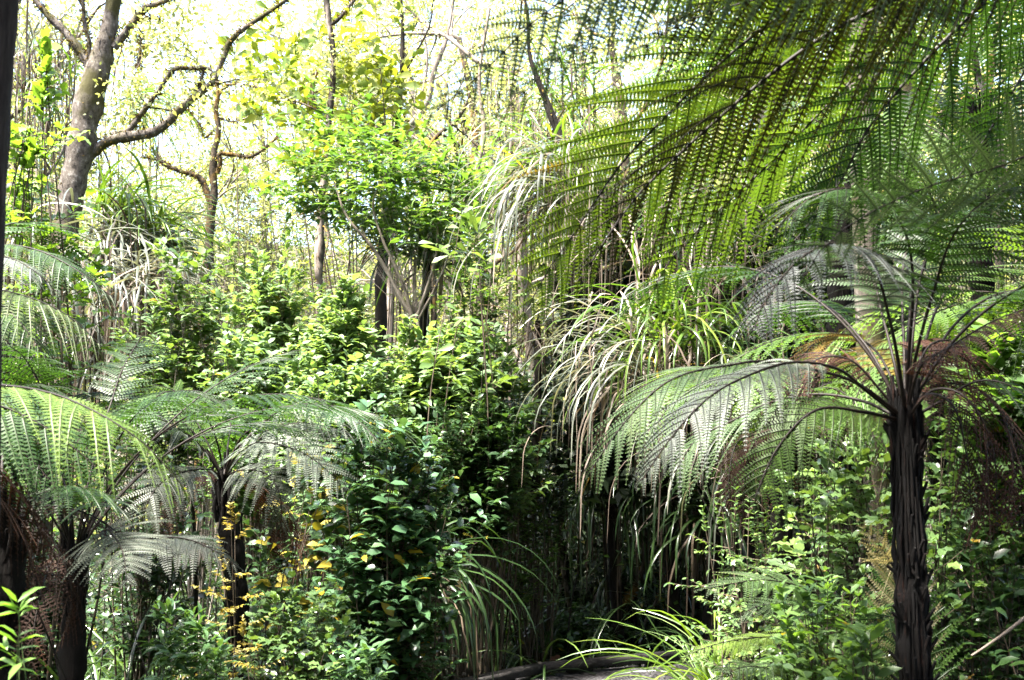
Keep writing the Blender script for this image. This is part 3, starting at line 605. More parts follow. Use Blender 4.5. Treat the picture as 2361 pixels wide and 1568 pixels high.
# --- ground ferns
def ground_fern(label, px, py, d, nf, L, fl, spec=(), mat='fern_pale', tint=(.2, .7), el=(.4, 1.1), dr=(1.2, 1.9), arc=None, npl=16, h=None, az0=0):
    b = W(px, py, d); gz = float(ground(b[0], b[1])); cr = np.array([b[0], b[1], gz + (h or .06)])
    root = thing('ground_fern', label, 'fern', (b[0], b[1], gz), 'ferns on the forest floor')
    q = MB(); tube(q, [(b[0], b[1], gz - .05), cr], [.05, .035], 9, .15); q.build('rootstock', M['ferntrunk'], root)
    for k in range(nf):
        az = az0 + 2 * np.pi * k / nf + U(-.25, .25) if arc is None else U(*arc)
        frond(root, autopts(cr, az, U(*el), fl * U(.8, 1.15), U(*dr)), Z, L, 22, npl, .25, U(.1, .3), .004, mat, tint=tint)
    for pts, up, L2, mt, ti, st, dp in spec:
        frond(root, fpts(cr, pts), up, L2, .038, 22, st, dp, .005, mt, tint=ti)
    return root
ground_fern('fern with one broad pale frond spread over the grass tuft at lower right', 1950, 1480, 5.6, 5, .2, .9, [
    ([(1930, 1440, 5.5), (1862, 1362, 5.4), (1780, 1338, 5.3), (1708, 1342, 5.2), (1605, 1362, 5.1)], (.0, -.5, 1), .27, 'fern_pale', (.5, .8), .15, .25),
    ([(1900, 1500, 5.3), (1800, 1470, 5.1), (1700, 1475, 5.0), (1620, 1495, 4.9), (1560, 1525, 4.9)], (.0, -.4, 1), .16, 'fern_lime', (.7, 1), .2, .25),
    ([(1900, 1450, 5.8), (1820, 1395, 5.7), (1740, 1400, 5.7), (1680, 1440, 5.7)], (0, -.5, 1), .22, 'fern_pale', (.3, .6), .15, .25)], h=.35)
ground_fern('fern spilling over the boardwalk edge at the bottom right', 1860, 1620, 4.9, 8, .2, .8, [
    ([(1820, 1580, 4.7), (1760, 1540, 4.6), (1690, 1545, 4.5), (1610, 1600, 4.5)], (0, -.5, 1), .18, 'fern_pale', (.5, .8), .15, .25)], h=.3)
ground_fern('fern with an upright fan of pale fronds left of the dark fern trunk', 2060, 1500, 5.0, 4, .24, .9, [
    ([(2075, 1339, 5.0), (2055, 1300, 4.95), (2033, 1263, 4.9), (1981, 1200, 4.9)], (-.1, .6, .7), .24, 'fern_straw', (.4, .8), .1, .05),
    ([(2080, 1400, 5.1), (2075, 1340, 5.1), (2045, 1290, 5.1)], (.3, .7, .6), .34, 'fern', (.4, .8), .1, .05),
    ([(2100, 1440, 4.9), (2060, 1420, 4.8), (2000, 1440, 4.7), (1950, 1500, 4.7)], (.1, -.5, 1), .22, 'fern', (.3, .6), .15, .25)], h=.3)
for k, (px, py, d, L, fl, t) in enumerate([
    (1235, 1400, 11.5, .3, 1.2, 'fern in the shade behind the middle of the kerb'),
    (1180, 1500, 10.5, .22, .8, 'low bright fern just behind the kerb, left of the bent stem'),
    (1340, 1480, 12.5, .25, .9, 'shaded fern under the long hanging dark strap leaves'),
    (700, 1500, 8.0, .3, 1.1, 'wide grey-green fern behind the yellow-leaved sapling'),
    (760, 1320, 8.5, .3, 1.1, 'fern in the gloom below the glossy bush'),
    (60, 1560, 4.6, .22, .8, 'dark fern at the bottom left corner'),
    (240, 1590, 5.2, .22, .8, 'dark fern at the foot of the black fern trunk, lower left'),
    (880, 1600, 8.6, .22, .8, 'blue-green fern at the left end of the visible kerb'),
    (2200, 1560, 5.2, .25, .9, 'dark fern right of the dark fern trunk'),
    (1480, 1300, 15, .35, 1.3, 'fern far back in the shade above the far kerb'),
    (330, 1330, 8.5, .3, 1.0, 'fern half hidden behind the low strap-leaved tussocks'),
    (2330, 1480, 5.6, .26, .9, 'fern at the right edge among bare stems')]):
    ground_fern(t, px, py, d, 8, L, fl, mat=['fern', 'fern_pale', 'fern_grey'][k % 3] if d < 9 else ['fern', 'fern_pale'][k % 2], tint=(.2, .7), npl=12)
# ================================================================== TRACED TREES
traced('leaning_tree', 'thick grey mossy tree leaning right with forked limbs at upper left', 10.9, [
    [(95, 850, 62), (110, 760, 58), (140, 620, 60), (158, 480, 60), (183, 360, 60), (205, 240, 60), (226, 165, 60), (247, 85, 44), (262, 0, 38), (270, -90, 32)],
    [(192, 380, 30), (238, 332, 26), (291, 316, 26), (342, 308, 22), (376, 291, 22), (428, 240, 20), (455, 219, 18), (489, 190, 16), (510, 147, 12), (527, 103, 15), (554, 72, 14), (599, 41, 12), (650, 7, 9), (720, -50, 7)],
    [(289, 312, 14), (330, 258, 13), (375, 195, 11), (400, 160, 12), (440, 158, 10), (482, 158, 8), (500, 190, 5)],
    [(215, 170, 26), (192, 130, 22), (154, 79, 18), (113, 38, 16), (75, -10, 14), (50, -60, 12)],
    [(200, 140, 14), (206, 100, 10), (196, 60, 9), (190, -10, 8)],
    [(262, 110, 26), (284, 82, 20), (308, 51, 18), (335, 20, 16), (386, 0, 12), (440, -25, 9)],
    [(318, 48, 8), (345, 42, 8), (372, 43, 6)],
    [(320, 150, 5), (318, 160, 10), (322, 120, 8), (325, 70, 3)],
    [(450, 222, 10), (462, 190, 9), (470, 160, 6)]], bark='bark', twigs=2, tl=.5, moss=7, extra=[(W(250, -420, 12), (2.6, 2.0, 1.0), 26)], ll=.06)
traced('crooked_tree', 'dark crooked tree with stubby side limbs right of the leaning grey tree', 15.0, [
    [(470, 760, 24), (480, 600, 24), (486, 500, 22), (494, 444, 20), (490, 390, 18), (496, 342, 18), (504, 300, 14), (498, 256, 11), (503, 212, 11), (497, 176, 9), (510, 160, 6)],
    [(488, 480, 16), (478, 445, 15), (458, 408, 14), (412, 393, 12), (376, 376, 11), (356, 350, 8), (350, 335, 4)],
    [(392, 384, 6), (370, 372, 5), (330, 362, 3)],
    [(500, 400, 12), (508, 375, 12), (506, 356, 12), (533, 356, 9), (575, 362, 7), (609, 343, 6), (646, 311, 3)],
    [(503, 225, 6), (520, 198, 6), (560, 195, 5), (620, 210, 4), (684, 220, 5), (736, 238, 5)],
    [(494, 300, 5), (470, 318, 5), (462, 290, 4), (430, 250, 3)],
    [(500, 270, 4), (540, 280, 3), (600, 262, 2)]], bark='bark_mossy', twigs=2, tl=.6, moss=9, ll=.05)
traced('slender_tree', 'slender tree with pale and blackened bands on its straight trunk behind the bushes', 12.0, [
    [(736, 720, 19), (735, 640, 20), (737, 560, 21), (741, 480, 15), (750, 380, 15), (758, 280, 15), (766, 205, 15), (768, 120, 15), (757, 40, 15), (750, -40, 13)],
    [(757, 62, 9), (785, 40, 9), (815, 2, 8), (850, -40, 6)], [(748, 260, 9), (728, 240, 7), (722, 200, 7), (730, 165, 6)],
    [(745, 262, 5), (700, 240, 4), (640, 225, 3)]], bark='bark_banded', twigs=2, tl=.6, moss=6, ll=.06)
traced('black_trunk_tree', 'dark trunked tree directly behind the forked pale stems of the lush green tree', 12.8, [
    [(878, 720, 28), (880, 640, 28), (886, 560, 25), (900, 480, 20), (908, 400, 14), (915, 300, 12), (925, 190, 10), (928, 60, 9), (920, -40, 8)],
    [(925, 180, 6), (960, 120, 5), (990, 60, 4), (1000, -10, 3)], [(912, 330, 6), (870, 260, 5), (850, 180, 4)]], bark='bark_black', twigs=3, tl=.7, moss=2, ll=.05)
traced('pale_curved_tree', 'pale tree curving right behind the lush green tree', 17.0, [
    [(900, 640, 16), (905, 440, 16), (908, 345, 15), (945, 290, 14), (985, 236, 16), (1000, 165, 12), (1030, 90, 8), (1048, -20, 6)],
    [(960, 275, 6), (985, 150, 6), (975, 60, 4)], [(945, 290, 8), (948, 340, 8), (952, 300, 7)]], bark='bark_pale', twigs=4, tl=1.0, ll=.05)
traced('mossy_branch_tree', 'small tree with a mossy orange-tinged diagonal branch, centre top', 15.0, [
    [(1000, 700, 14), (985, 520, 13), (980, 400, 12), (992, 333, 10), (1020, 303, 11), (1052, 278, 10), (1078, 236, 8), (1085, 205, 5)],
    [(1040, 288, 4), (1100, 300, 4), (1160, 305, 3)]], bark='bark_mossy', twigs=4, tl=.7, moss=9, ll=.04)
traced('pale_straight_tree', 'pale lichen-spotted tree rising between the bushes just right of centre', 11.8, [
    [(1090, 930, 22), (1098, 840, 21), (1104, 740, 19), (1108, 640, 17), (1112, 560, 14), (1098, 420, 12), (1116, 300, 10), (1105, 180, 8), (1128, 20, 7)],
    [(1105, 600, 7), (1130, 520, 6), (1150, 420, 4)]], bark='bark_pale', twigs=3, tl=.8, moss=2, ll=.05)
traced('twin_stem_tree', 'thin tree with two pale parallel stems left of the hanging strap leaves', 12.2, [
    [(1176, 800, 9), (1172, 640, 9), (1158, 560, 9), (1168, 420, 8), (1180, 300, 6), (1172, 150, 5)],
    [(1145, 900, 8), (1138, 760, 8), (1134, 600, 7), (1140, 500, 6), (1152, 330, 6), (1140, 180, 4)]], bark='bark_pale', twigs=4, tl=.7, ll=.05)
traced('epiphyte_tree', 'massive dark leaning tree draped in hanging strap leaves right of centre', 10.4, [
    [(1700, 1280, 140), (1690, 1050, 135), (1660, 860, 140), (1590, 700, 150), (1500, 590, 130), (1410, 480, 80), (1330, 390, 46), (1285, 300, 22), (1255, 220, 14), (1222, 130, 9), (1215, 20, 7), (1190, -60, 6)],
    [(1690, 900, 90), (1720, 740, 90), (1730, 600, 80), (1760, 420, 70), (1790, 200, 60), (1810, -40, 50)],
    [(1560, 660, 40), (1470, 640, 20), (1400, 690, 14), (1360, 720, 6)]], bark='bark_black', twigs=4, tl=1.0, moss=5, extra=[(W(1700, -330, 10.4), (2.4, 2.2, .7), 34)], leafmat_='canopy_green')
for k, (l, d, lim, bk) in enumerate([
    ('bent mossy trunk rising from the ground behind the far end of the kerb', 11.3, [[(1412, 1505, 26), (1428, 1450, 24), (1440, 1395, 20), (1470, 1350, 20), (1490, 1280, 16), (1480, 1180, 14), (1500, 1080, 12)]], 'bark_mossy'),
    ('thin root-like stem curving left of the tussock beside the deck', 10.9, [[(1478, 1470, 6), (1490, 1430, 7), (1518, 1375, 7), (1530, 1320, 6), (1525, 1240, 5)]], 'bark'),
    ('smooth grey stem leaning left in the shade above the kerb', 11.6, [[(1316, 1430, 12), (1306, 1360, 13), (1292, 1270, 11), (1288, 1190, 9), (1300, 1100, 8), (1345, 980, 6)]], 'bark'),
    ('pale thin stem standing over the shaded ferns, centre', 11.2, [[(1180, 1340, 7), (1186, 1290, 7), (1194, 1200, 7), (1190, 1140, 7), (1172, 1080, 6), (1160, 980, 5)]], 'bark_pale'),
    ('upright black stem left of the shaded ferns behind the kerb', 10.6, [[(1098, 1500, 13), (1100, 1400, 12), (1096, 1300, 12), (1094, 1200, 10), (1090, 1080, 9), (1085, 960, 7)]], 'bark_black'),
    ('bare leaning stem between tree fern and yellow sapling', 7.4, [[(345, 1480, 5), (360, 1440, 6), (390, 1360, 6), (410, 1290, 5), (425, 1250, 4)]], 'bark'),
    ('straight dark sapling stem left of the second tree fern trunk', 7.6, [[(452, 1500, 9), (452, 1380, 9), (450, 1260, 8), (446, 1180, 7), (440, 1080, 5)]], 'bark_black'),
    ('thin bare stem leaning at the right edge behind dead fronds', 6.4, [[(2360, 1490, 7), (2310, 1400, 7), (2270, 1260, 7), (2250, 1160, 6), (2240, 1040, 5)]], 'bark'),
    ('fallen pale branch slanting up at the bottom right corner', 4.9, [[(2420, 1385, 9), (2400, 1395, 9), (2330, 1450, 8), (2285, 1482, 7), (2240, 1512, 5)]], 'bark_pale'),
    ('pale mottled trunk high at the right edge behind the hanging fronds', 9.5, [[(2310, 700, 16), (2300, 560, 18), (2310, 420, 18), (2300, 300, 20), (2250, 150, 16), (2230, -30, 14)]], 'bark_pale')]):
    traced('bare_stem' if k not in (9,) else 'pale_trunk_tree', l, d, lim, bark=bk, moss=2 if k < 2 else 0, twigs=0)
traced('near_tree', 'rough dark tree trunk cut by the left edge of the view, very near', 3.1, [
    [(-62, 1568, 100), (-52, 1100, 98), (-45, 700, 98), (-36, 400, 96), (-14, 0, 104), (10, -500, 90)]], bark='bark_near', rough=.05, sides=24)

# ================================================================== BUSHES
def env(*e): return [(W(px, py, d), (px2m(rx, d), px2m(rx, d) * .8, px2m(ry, d))) for px, py, d, rx, ry in e]
def bush(label, bx, d, e, **k):
    if k.get('group') == 'bushes in the sunny clearing': k['stems'] = int(k['stems'] * 1.25); k['lv'] = k.get('lv', 5) + 1; k['low'] = .6; k['ll'] *= .9; k['lw'] *= .95; k['twigs'] += 3; k['tw'] = .26
    b = W(bx, 1200, d); return shrub(k.pop('name', 'bush'), label, k.pop('cat', 'bush'), b, env(*e), **k)
bs = 'bushes in the sunny clearing'
bush('airy bush with a single light brown stem rising left of the dome-shaped bright bush', 445, 9.4, [(450, 640, 9.4, 90, 90), (470, 760, 9.4, 120, 90)], stems=12, twigs=9, mat='shrub_pale', smat='twig_pale', ll=.10, lw=.05, group=bs, tint=(.4, 1))
bush('dome-shaped bright bush, the tallest in front of the banded slender trunk', 640, 10.4, [(625, 680, 10.4, 95, 85), (640, 760, 10.4, 130, 90)], stems=28, twigs=10, ll=.11, lw=.05, group=bs, tint=(.3, .95), mat='shrub')
bush('bushy clump of bright tips just right of the banded slender trunk', 800, 9.8, [(800, 740, 9.8, 90, 60), (790, 830, 9.8, 120, 80)], stems=28, twigs=10, ll=.11, lw=.055, group=bs, tint=(.3, .95))
bush('wide bush below the forked pale stems in the middle of the clearing', 980, 9.9, [(990, 830, 9.9, 110, 60), (1000, 900, 9.9, 120, 70)], stems=28, twigs=10, ll=.11, lw=.055, group=bs, tint=(.2, .9))
bush('bush with pale glossy tips in front of the pale straight trunk', 1120, 9.7, [(1110, 850, 9.7, 80, 70), (1130, 940, 9.7, 90, 80)], stems=20, twigs=9, ll=.11, lw=.055, group=bs, tint=(.1, .7))
bush('low dense bush between the dome-shaped bush and the sheen-painted fern fronds', 640, 8.9, [(640, 880, 8.9, 130, 60), (560, 850, 8.9, 90, 60)], stems=26, twigs=9, ll=.095, lw=.05, group=bs, tint=(.1, .8))
bush('dense bush under the bright tips, left of the glossy dark bush', 780, 8.6, [(770, 930, 8.6, 110, 50), (850, 920, 8.6, 100, 60)], stems=26, twigs=9, ll=.095, lw=.05, group=bs, tint=(.1, .8))
bush('thin-leaved bush at the left of the clearing beside hanging grey strap leaves', 350, 9.6, [(350, 790, 9.6, 70, 60), (390, 860, 9.6, 90, 60)], stems=14, twigs=8, ll=.09, lw=.045, group=bs, tint=(.1, .8))
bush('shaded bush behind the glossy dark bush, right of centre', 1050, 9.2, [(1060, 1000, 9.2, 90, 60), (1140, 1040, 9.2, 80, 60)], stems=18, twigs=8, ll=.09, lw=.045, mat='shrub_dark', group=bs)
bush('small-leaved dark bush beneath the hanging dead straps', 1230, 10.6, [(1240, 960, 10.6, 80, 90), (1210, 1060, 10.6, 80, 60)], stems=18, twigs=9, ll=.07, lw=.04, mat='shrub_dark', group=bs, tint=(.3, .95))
bush('round-leaved bright bush in front of the twin thin stems', 1090, 10.2, [(1060, 690, 10.2, 60, 40), (1115, 640, 10.2, 50, 50)], stems=12, twigs=8, ll=.07, lw=.055, mat='lush', group=bs, tmpl=T_OB)
bush('glossy dark-leaved bush with a few yellow leaves hanging near its base, lower centre', 900, 7.4, [(850, 1060, 7.4, 120, 60), (920, 1120, 7.4, 110, 70), (960, 1210, 7.4, 100, 60), (880, 1250, 7.4, 80, 50)], stems=44, twigs=9, lv=4, ll=.105, lw=.058, group=None, tint=(.15, .75), yellow=.02, mat='shrub_gloss')
bush('spray of leaves with several hanging yellow ones left of the glossy bush', 690, 7.6, [(690, 1180, 7.6, 70, 50), (740, 1120, 7.6, 60, 50)], stems=8, twigs=6, lv=3, ll=.11, lw=.055, yellow=.4, mat='shrub_dark', hor=.2)
bush('lime leafed bush beside the near dark trunk at the left edge', 60, 6.6, [(80, 250, 6.6, 45, 110), (80, 420, 6.6, 60, 60)], stems=11, twigs=7, lv=4, ll=.10, lw=.055, mat='shrub_lime', tmpl=T_WV, tint=(.3, .95), sr=.012)
bush('bush of scattered lime leaves above the layered fern fronds at left', 130, 6.9, [(60, 540, 6.9, 50, 40), (200, 680, 6.9, 40, 30)], stems=9, twigs=6, lv=4, ll=.095, lw=.055, mat='shrub_lime', tmpl=T_WV, tint=(.2, .95))
# lush green tree on forked pale stems
lt = W(958, 1000, 10.6); gz = float(ground(lt[0], lt[1]))
LT = shrub('lush_tree', 'bright green small tree with airy layered crown on pale forking stems, centre', 'tree', lt, env((765, 290, 10.8, 50, 45), (730, 370, 10.6, 90, 45), (850, 370, 10.4, 110, 40), (1000, 370, 10.6, 110, 35), (1110, 410, 10.8, 80, 40), (900, 450, 10.8, 150, 40), (1090, 480, 10.4, 90, 40), (700, 450, 10.6, 70, 45), (960, 520, 10.6, 120, 30), (800, 500, 11.2, 90, 35)), stems=54, twigs=8, lv=4, ll=.115, lw=.046, mat='lush', smat='twig_pale', low=.72, tlen=.5, tint=(.0, .86), hor=1.1, sr=.0022, up=.1, fork=W(950, 735, 10.35))
sm = MB()
for lb in [[(958, 770, 15), (950, 730, 14), (925, 690, 12), (890, 620, 12), (850, 560, 11), (800, 500, 8), (770, 420, 6)], [(950, 730, 12), (930, 660, 11), (900, 590, 10), (885, 560, 9), (860, 470, 7), (890, 400, 5)],
           [(960, 735, 12), (985, 660, 10), (1005, 590, 9), (1010, 520, 7), (1025, 450, 5)], [(965, 735, 9), (1000, 670, 8), (1030, 600, 7), (1045, 520, 6), (1080, 440, 4)], [(960, 1000, 17), (958, 860, 16), (958, 770, 15)]]:
    P = [W(q[0], q[1], 10.3) for q in lb]; tube(sm, spline(P, 24), [px2m(q[2], 10.3) * .33 for q in lb], 8, .08)
sm.build('trunk', M['bark_pale'], LT, smooth=True)
bush('tree with big yellow-green paddle leaves in rosettes against the bright sky', 830, 12.6, [(660, 110, 12.6, 60, 40), (820, 110, 12.6, 110, 70), (900, 180, 12.4, 80, 70), (800, 220, 12.2, 80, 60), (560, 150, 12.6, 50, 30), (700, 300, 12.2, 40, 30), (930, 70, 12.4, 80, 60)], name='paddle_leaf_tree', cat='tree', stems=17, twigs=6, lv=4, ll=.19, lw=.09, mat='puka', low=.86, tlen=.34, tmpl=T_OB, tint=(.3, .95), hor=.1, up=.5, sr=.014)
bush('pale rosette-leaved sapling between the lush tree and the hanging straps', 1085, 9.3, [(1080, 560, 9.3, 50, 30), (1110, 600, 9.3, 40, 40)], stems=6, twigs=3, lv=4, ll=.15, lw=.06, mat='shrub_pale', tint=(.6, 1), hor=.4, tmpl=T_OB, name='sapling', cat='sapling')
bush('feathery grey-green fine-leaved shrub standing behind the dome-shaped bush', 590, 15.5, [(590, 480, 15.5, 60, 110), (620, 580, 15.5, 90, 90), (540, 600, 15.5, 60, 60)], stems=46, twigs=14, lv=9, ll=.045, lw=.012, mat='grey_shrub', tmpl=T_K, tint=(0, 1), hor=0)
# lower right
bush('pale wavy-leaved bush lit beside the left of the dark fern trunk', 2010, 5.7, [(1930, 1160, 5.7, 75, 80), (2000, 1110, 5.8, 70, 60), (1900, 1240, 5.5, 60, 60), (2020, 1230, 5.8, 60, 80)], stems=28, twigs=7, lv=3, ll=.085, lw=.048, mat='shrub_pale', tmpl=T_WV, tint=(.3, .9))
bush('dim wavy-leaved bush just right of the dark fern trunk', 2200, 6.2, [(2190, 1130, 6.2, 60, 90), (2220, 1230, 6.2, 80, 80)], stems=18, twigs=6, lv=3, ll=.085, lw=.048, mat='shrub_pale', tmpl=T_WV, tint=(0, .5))
bush('shiny lime-green bush in the bottom right between the fern fronds and the dark trunk', 1900, 4.8, [(1850, 1430, 4.7, 80, 40), (1930, 1440, 4.8, 80, 50), (1990, 1510, 4.8, 60, 50), (1850, 1520, 4.7, 60, 40)], stems=26, twigs=6, lv=3, ll=.075, lw=.03, mat='lush', tint=(.2, .9), sr=.007, tw=.18)
bush('low bush with two big bright leaves at the foot of the dark fern trunk', 2030, 4.4, [(1990, 1560, 4.4, 60, 40)], stems=8, twigs=4, lv=3, ll=.09, lw=.04, mat='lush', tint=(.3, .9), tw=.15)
bush('small tree with fine rows of pale leaflets on arching sprays above the lower fern', 1745, 6.6, [(1690, 1245, 6.6, 70, 20), (1730, 1270, 6.6, 60, 40), (1780, 1320, 6.7, 60, 40), (1700, 1390, 6.6, 50, 30)], stems=18, twigs=8, lv=9, ll=.042, lw=.022, mat='shrub_pale', tint=(.2, .8), tw=.32, hor=.9, up=-.1)
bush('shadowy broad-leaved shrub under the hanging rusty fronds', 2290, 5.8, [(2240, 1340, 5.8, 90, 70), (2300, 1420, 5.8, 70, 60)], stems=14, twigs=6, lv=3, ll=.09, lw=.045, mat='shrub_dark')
# lower left and middle
bush('glossy laurel-leaved sapling group at the bottom, left of the yellow-leaved sapling', 410, 5.6, [(375, 1450, 5.6, 40, 40), (440, 1470, 5.6, 60, 40), (400, 1530, 5.5, 60, 40), (480, 1540, 5.5, 60, 40)], stems=20, twigs=5, lv=4, ll=.09, lw=.028, mat='lush_dark', smat='stem_green', tint=(.3, .95), sr=.005, tw=.10, up=.3)
bush('open bush of pale rounded leaves at the bottom right of the yellow-leaved sapling', 700, 5.9, [(690, 1440, 5.9, 90, 40), (760, 1460, 5.9, 60, 50), (640, 1510, 5.9, 90, 40), (740, 1540, 5.8, 80, 40)], stems=26, twigs=7, lv=4, ll=.06, lw=.038, mat='shrub_pale', tmpl=T_WV, tint=(.1, .8), sr=.005, tw=.2)
bush('glossy leafed seedling at the bottom edge left of the kerb', 860, 5.7, [(850, 1540, 5.7, 50, 30), (820, 1570, 5.7, 50, 30)], stems=9, twigs=4, lv=3, ll=.08, lw=.032, mat='lush_dark', smat='stem_green', tint=(.4, .95), sr=.005, tw=.1)
bush('thin sapling sprinkled with small yellow leaves near the bottom left', 545, 5.8, [(560, 1220, 5.8, 45, 50), (545, 1310, 5.8, 45, 40), (560, 1480, 5.8, 70, 30)], stems=6, twigs=9, lv=8, ll=.028, lw=.015, mat='yellow', tint=(0, 1), hor=.9, up=0, tw=.13, name='yellow_sapling', cat='sapling', sr=.005)
bush('near lime sprig with paired leaves at the bottom left edge', 25, 3.3, [(45, 1420, 3.3, 10, 15), (20, 1500, 3.3, 20, 30)], stems=3, twigs=5, lv=2, ll=.085, lw=.02, mat='lush_pale', smat='stem_green', tint=(.5, .9), tw=.05, name='sprig', cat='sprig', sr=.004, low=.6)
for l, bx, d, e, ma, ll in [
    ('low leafy shrub behind the kerb beneath the bent trunk', 1290, 11.0, [(1290, 1470, 11.0, 60, 25), (1230, 1440, 11, 60, 40)], 'shrub_mid', .075),
    ('small leafy plant behind the kerb left of the bent trunk', 1375, 11.0, [(1370, 1470, 11, 40, 25)], 'shrub_mid', .075),
    ('sprig of bright leaves catching light above the shaded stems, centre right', 1230, 10.2, [(1200, 1110, 10.2, 60, 20), (1190, 1125, 10.2, 50, 15)], 'lush', .07),
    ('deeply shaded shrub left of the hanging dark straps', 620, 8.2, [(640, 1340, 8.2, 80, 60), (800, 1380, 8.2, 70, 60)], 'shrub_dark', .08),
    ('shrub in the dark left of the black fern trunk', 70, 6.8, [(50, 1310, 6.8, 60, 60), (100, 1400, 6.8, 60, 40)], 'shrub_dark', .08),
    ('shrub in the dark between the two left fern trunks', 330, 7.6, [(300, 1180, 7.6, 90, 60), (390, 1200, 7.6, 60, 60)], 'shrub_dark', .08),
    ('soft green shrub in the shade of the right hand ferns', 2250, 8.2, [(2230, 1000, 8.2, 90, 90), (2330, 1100, 8.2, 80, 90)], 'shrub_mid', .09),
    ('bush with broad bright leaves at the right edge above the rusty fronds', 2310, 6.6, [(2300, 880, 6.5, 35, 14)], 'lush', .15),
    ('leafy bush behind the fronds at the middle of the right side', 2000, 8.8, [(1950, 760, 8.8, 120, 60), (2080, 700, 8.8, 120, 80)], 'lush', .09),
    ('leafy bush behind the overhanging fronds at the top right', 2280, 10.5, [(2280, 330, 10.5, 120, 120), (2340, 180, 10.5, 100, 100)], 'lush', .09),
    ('tall bush glimpsed between the fronds right of the hanging dead straps', 1860, 11.5, [(1860, 480, 11.5, 120, 140), (1950, 200, 11.5, 140, 120)], 'lush', .10)]:
    bush(l, bx, d, e, stems=18, twigs=8, lv=4, ll=ll, lw=ll * .5, mat=ma, group=None)

# ================================================================== STRAP LEAVED CLUMPS
hg = 'strap-leaved clumps perched on the leaning dark tree'
clump('perching_clump', 'green tuft of straps crowning the leaning tree, upper centre', W(1290, 400, 10.0), 90, .9, .022, 40, .8, el=(.0, 1.4), group=hg, mat='strap_lime', dmat='straw')
clump('perching_clump', 'pale grey straps arching left from the upper part of the leaning tree', W(1330, 440, 9.8), 110, 1.15, .022, 120, 1.1, mat='strap_grey', az=(1.8, 4.6), el=(-.1, .9), group=hg, spread=.16)
clump('perching_clump', 'curtain of pale dead straps hanging right of the dark hollow', W(1680, 560, 9.6), 30, .9, .022, 90, 1.15, mat='strap_grey', group=hg, spread=.16, dspread=.3, az=(2.6, 6.0))
clump('perching_clump', 'curtain of dead straps hanging over the dark hollow', W(1520, 520, 9.7), 24, .8, .022, 55, .9, group=hg, spread=.15, dspread=.28, az=(2.6, 6.0))
clump('perching_clump', 'arching green and yellow strap clump with long bleached skirt in front of the leaning tree', W(1535, 800, 9.0), 90, 1.0, .024, 90, .85, mat='strap_lime', group=hg, spread=.12, dspread=.2, az=(2.0, 6.6), el=(.1, 1.3), droop=(1.3, 2.7))
clump('perching_clump', 'whitish straps arching left over the small-leaved dark bush', W(1480, 830, 8.8), 55, 1.05, .02, 70, .8, mat='strap_grey', group=hg, spread=.15, az=(2.3, 4.4), el=(.1, 1.0))
clump('perching_clump', 'green straps rising behind the tips of the bright sheen-painted frond', W(1680, 800, 9.0), 80, 1.0, .024, 40, .8, mat='strap', group=hg, spread=.15)
clump('perching_clump', 'skirt of bleached straps hanging behind the sheen-painted frond', W(1860, 950, 8.2), 20, .8, .02, 45, .75, mat='strap_grey', group=hg, spread=.2, dspread=.28)
clump('perching_clump', 'skirt of bleached straps with yellow flecks hanging under the sheen-painted frond', W(1730, 980, 8.0), 30, .9, .018, 35, .8, mat='strap_grey', group=hg, spread=.2, dspread=.28, el=(-.3, .6))
clump('perching_clump', 'wispy pale dead nest of straps up in the trees, centre top', W(1240, 280, 12.5), 30, .8, .02, 90, .7, mat='strap_grey', group=hg, spread=.25, dspread=.4)
clump('perching_clump', 'light straps high up behind the soft near frond', W(1290, 235, 12), 80, 1.0, .022, 70, .9, mat='strap_lime', spread=.2, dspread=.3, group=hg)
lg = 'strap-leaved clumps around the leaning grey tree'
clump('perching_clump', 'vivid green strap clump right of the leaning grey trunk', W(245, 510, 11.6), 90, 1.0, .026, 40, 1.0, mat='strap_lime', group=lg, el=(.3, 1.4), az=(-1.2, 1.3))
clump('perching_clump', 'strap clump with grey-green fountain of leaves below the crooked tree', W(370, 570, 11.6), 110, .95, .026, 70, 1.1, mat='strap_lime', group=lg, el=(.2, 1.4))
clump('perching_clump', 'long lilac-grey straps hanging to the right of the grey trunk', W(230, 590, 11.3), 130, 1.2, .026, 100, 1.1, mat='strap_grey', group=lg, el=(-.2, .7), droop=(1.2, 2.0), az=(-1.4, 1.2), spread=.14, dspread=.25, dmat='straw')
clump('perching_clump', 'dark hanging straps below the lilac-grey straps at left', W(235, 760, 11.0), 120, 1.2, .026, 110, 1.2, mat='strap_grey', group=lg, el=(-.3, .6), spread=.2, dspread=.3, dmat='straw_dark')
clump('perching_clump', 'straps arching in the sun between the lilac-grey straps and the thin-leaved bush', W(330, 640, 10.4), 90, 1.0, .024, 80, 1.0, mat='strap_grey', group=lg, el=(.0, 1.0), dmat='straw')
clump('perching_clump', 'shaggy brown nest of straps behind the fork of the leaning grey tree', W(110, 200, 12.6), 60, .9, .024, 160, 1.0, mat='strap_lime', group=lg, spread=.25, dspread=.45, dmat='straw_dark')
clump('perching_clump', 'shaggy nest of pale straps near the top left corner', W(90, 110, 12.8), 60, .8, .024, 90, .8, mat='strap_grey', group=lg, spread=.22, dspread=.35)
clump('perching_clump', 'sunny yellow-green straps dangling right of the forked grey trunk', W(290, 230, 12.4), 50, 1.0, .018, 10, .7, mat='strap_lime', group=lg, el=(-.2, .8), az=(-1.2, 1.4))
clump('perching_clump', 'tattered strap clump behind the layered fronds at the left edge', W(60, 620, 9.2), 60, 1.0, .026, 90, 1.1, mat='strap_grey', group=lg, spread=.2, dspread=.35, dmat='straw_dark')
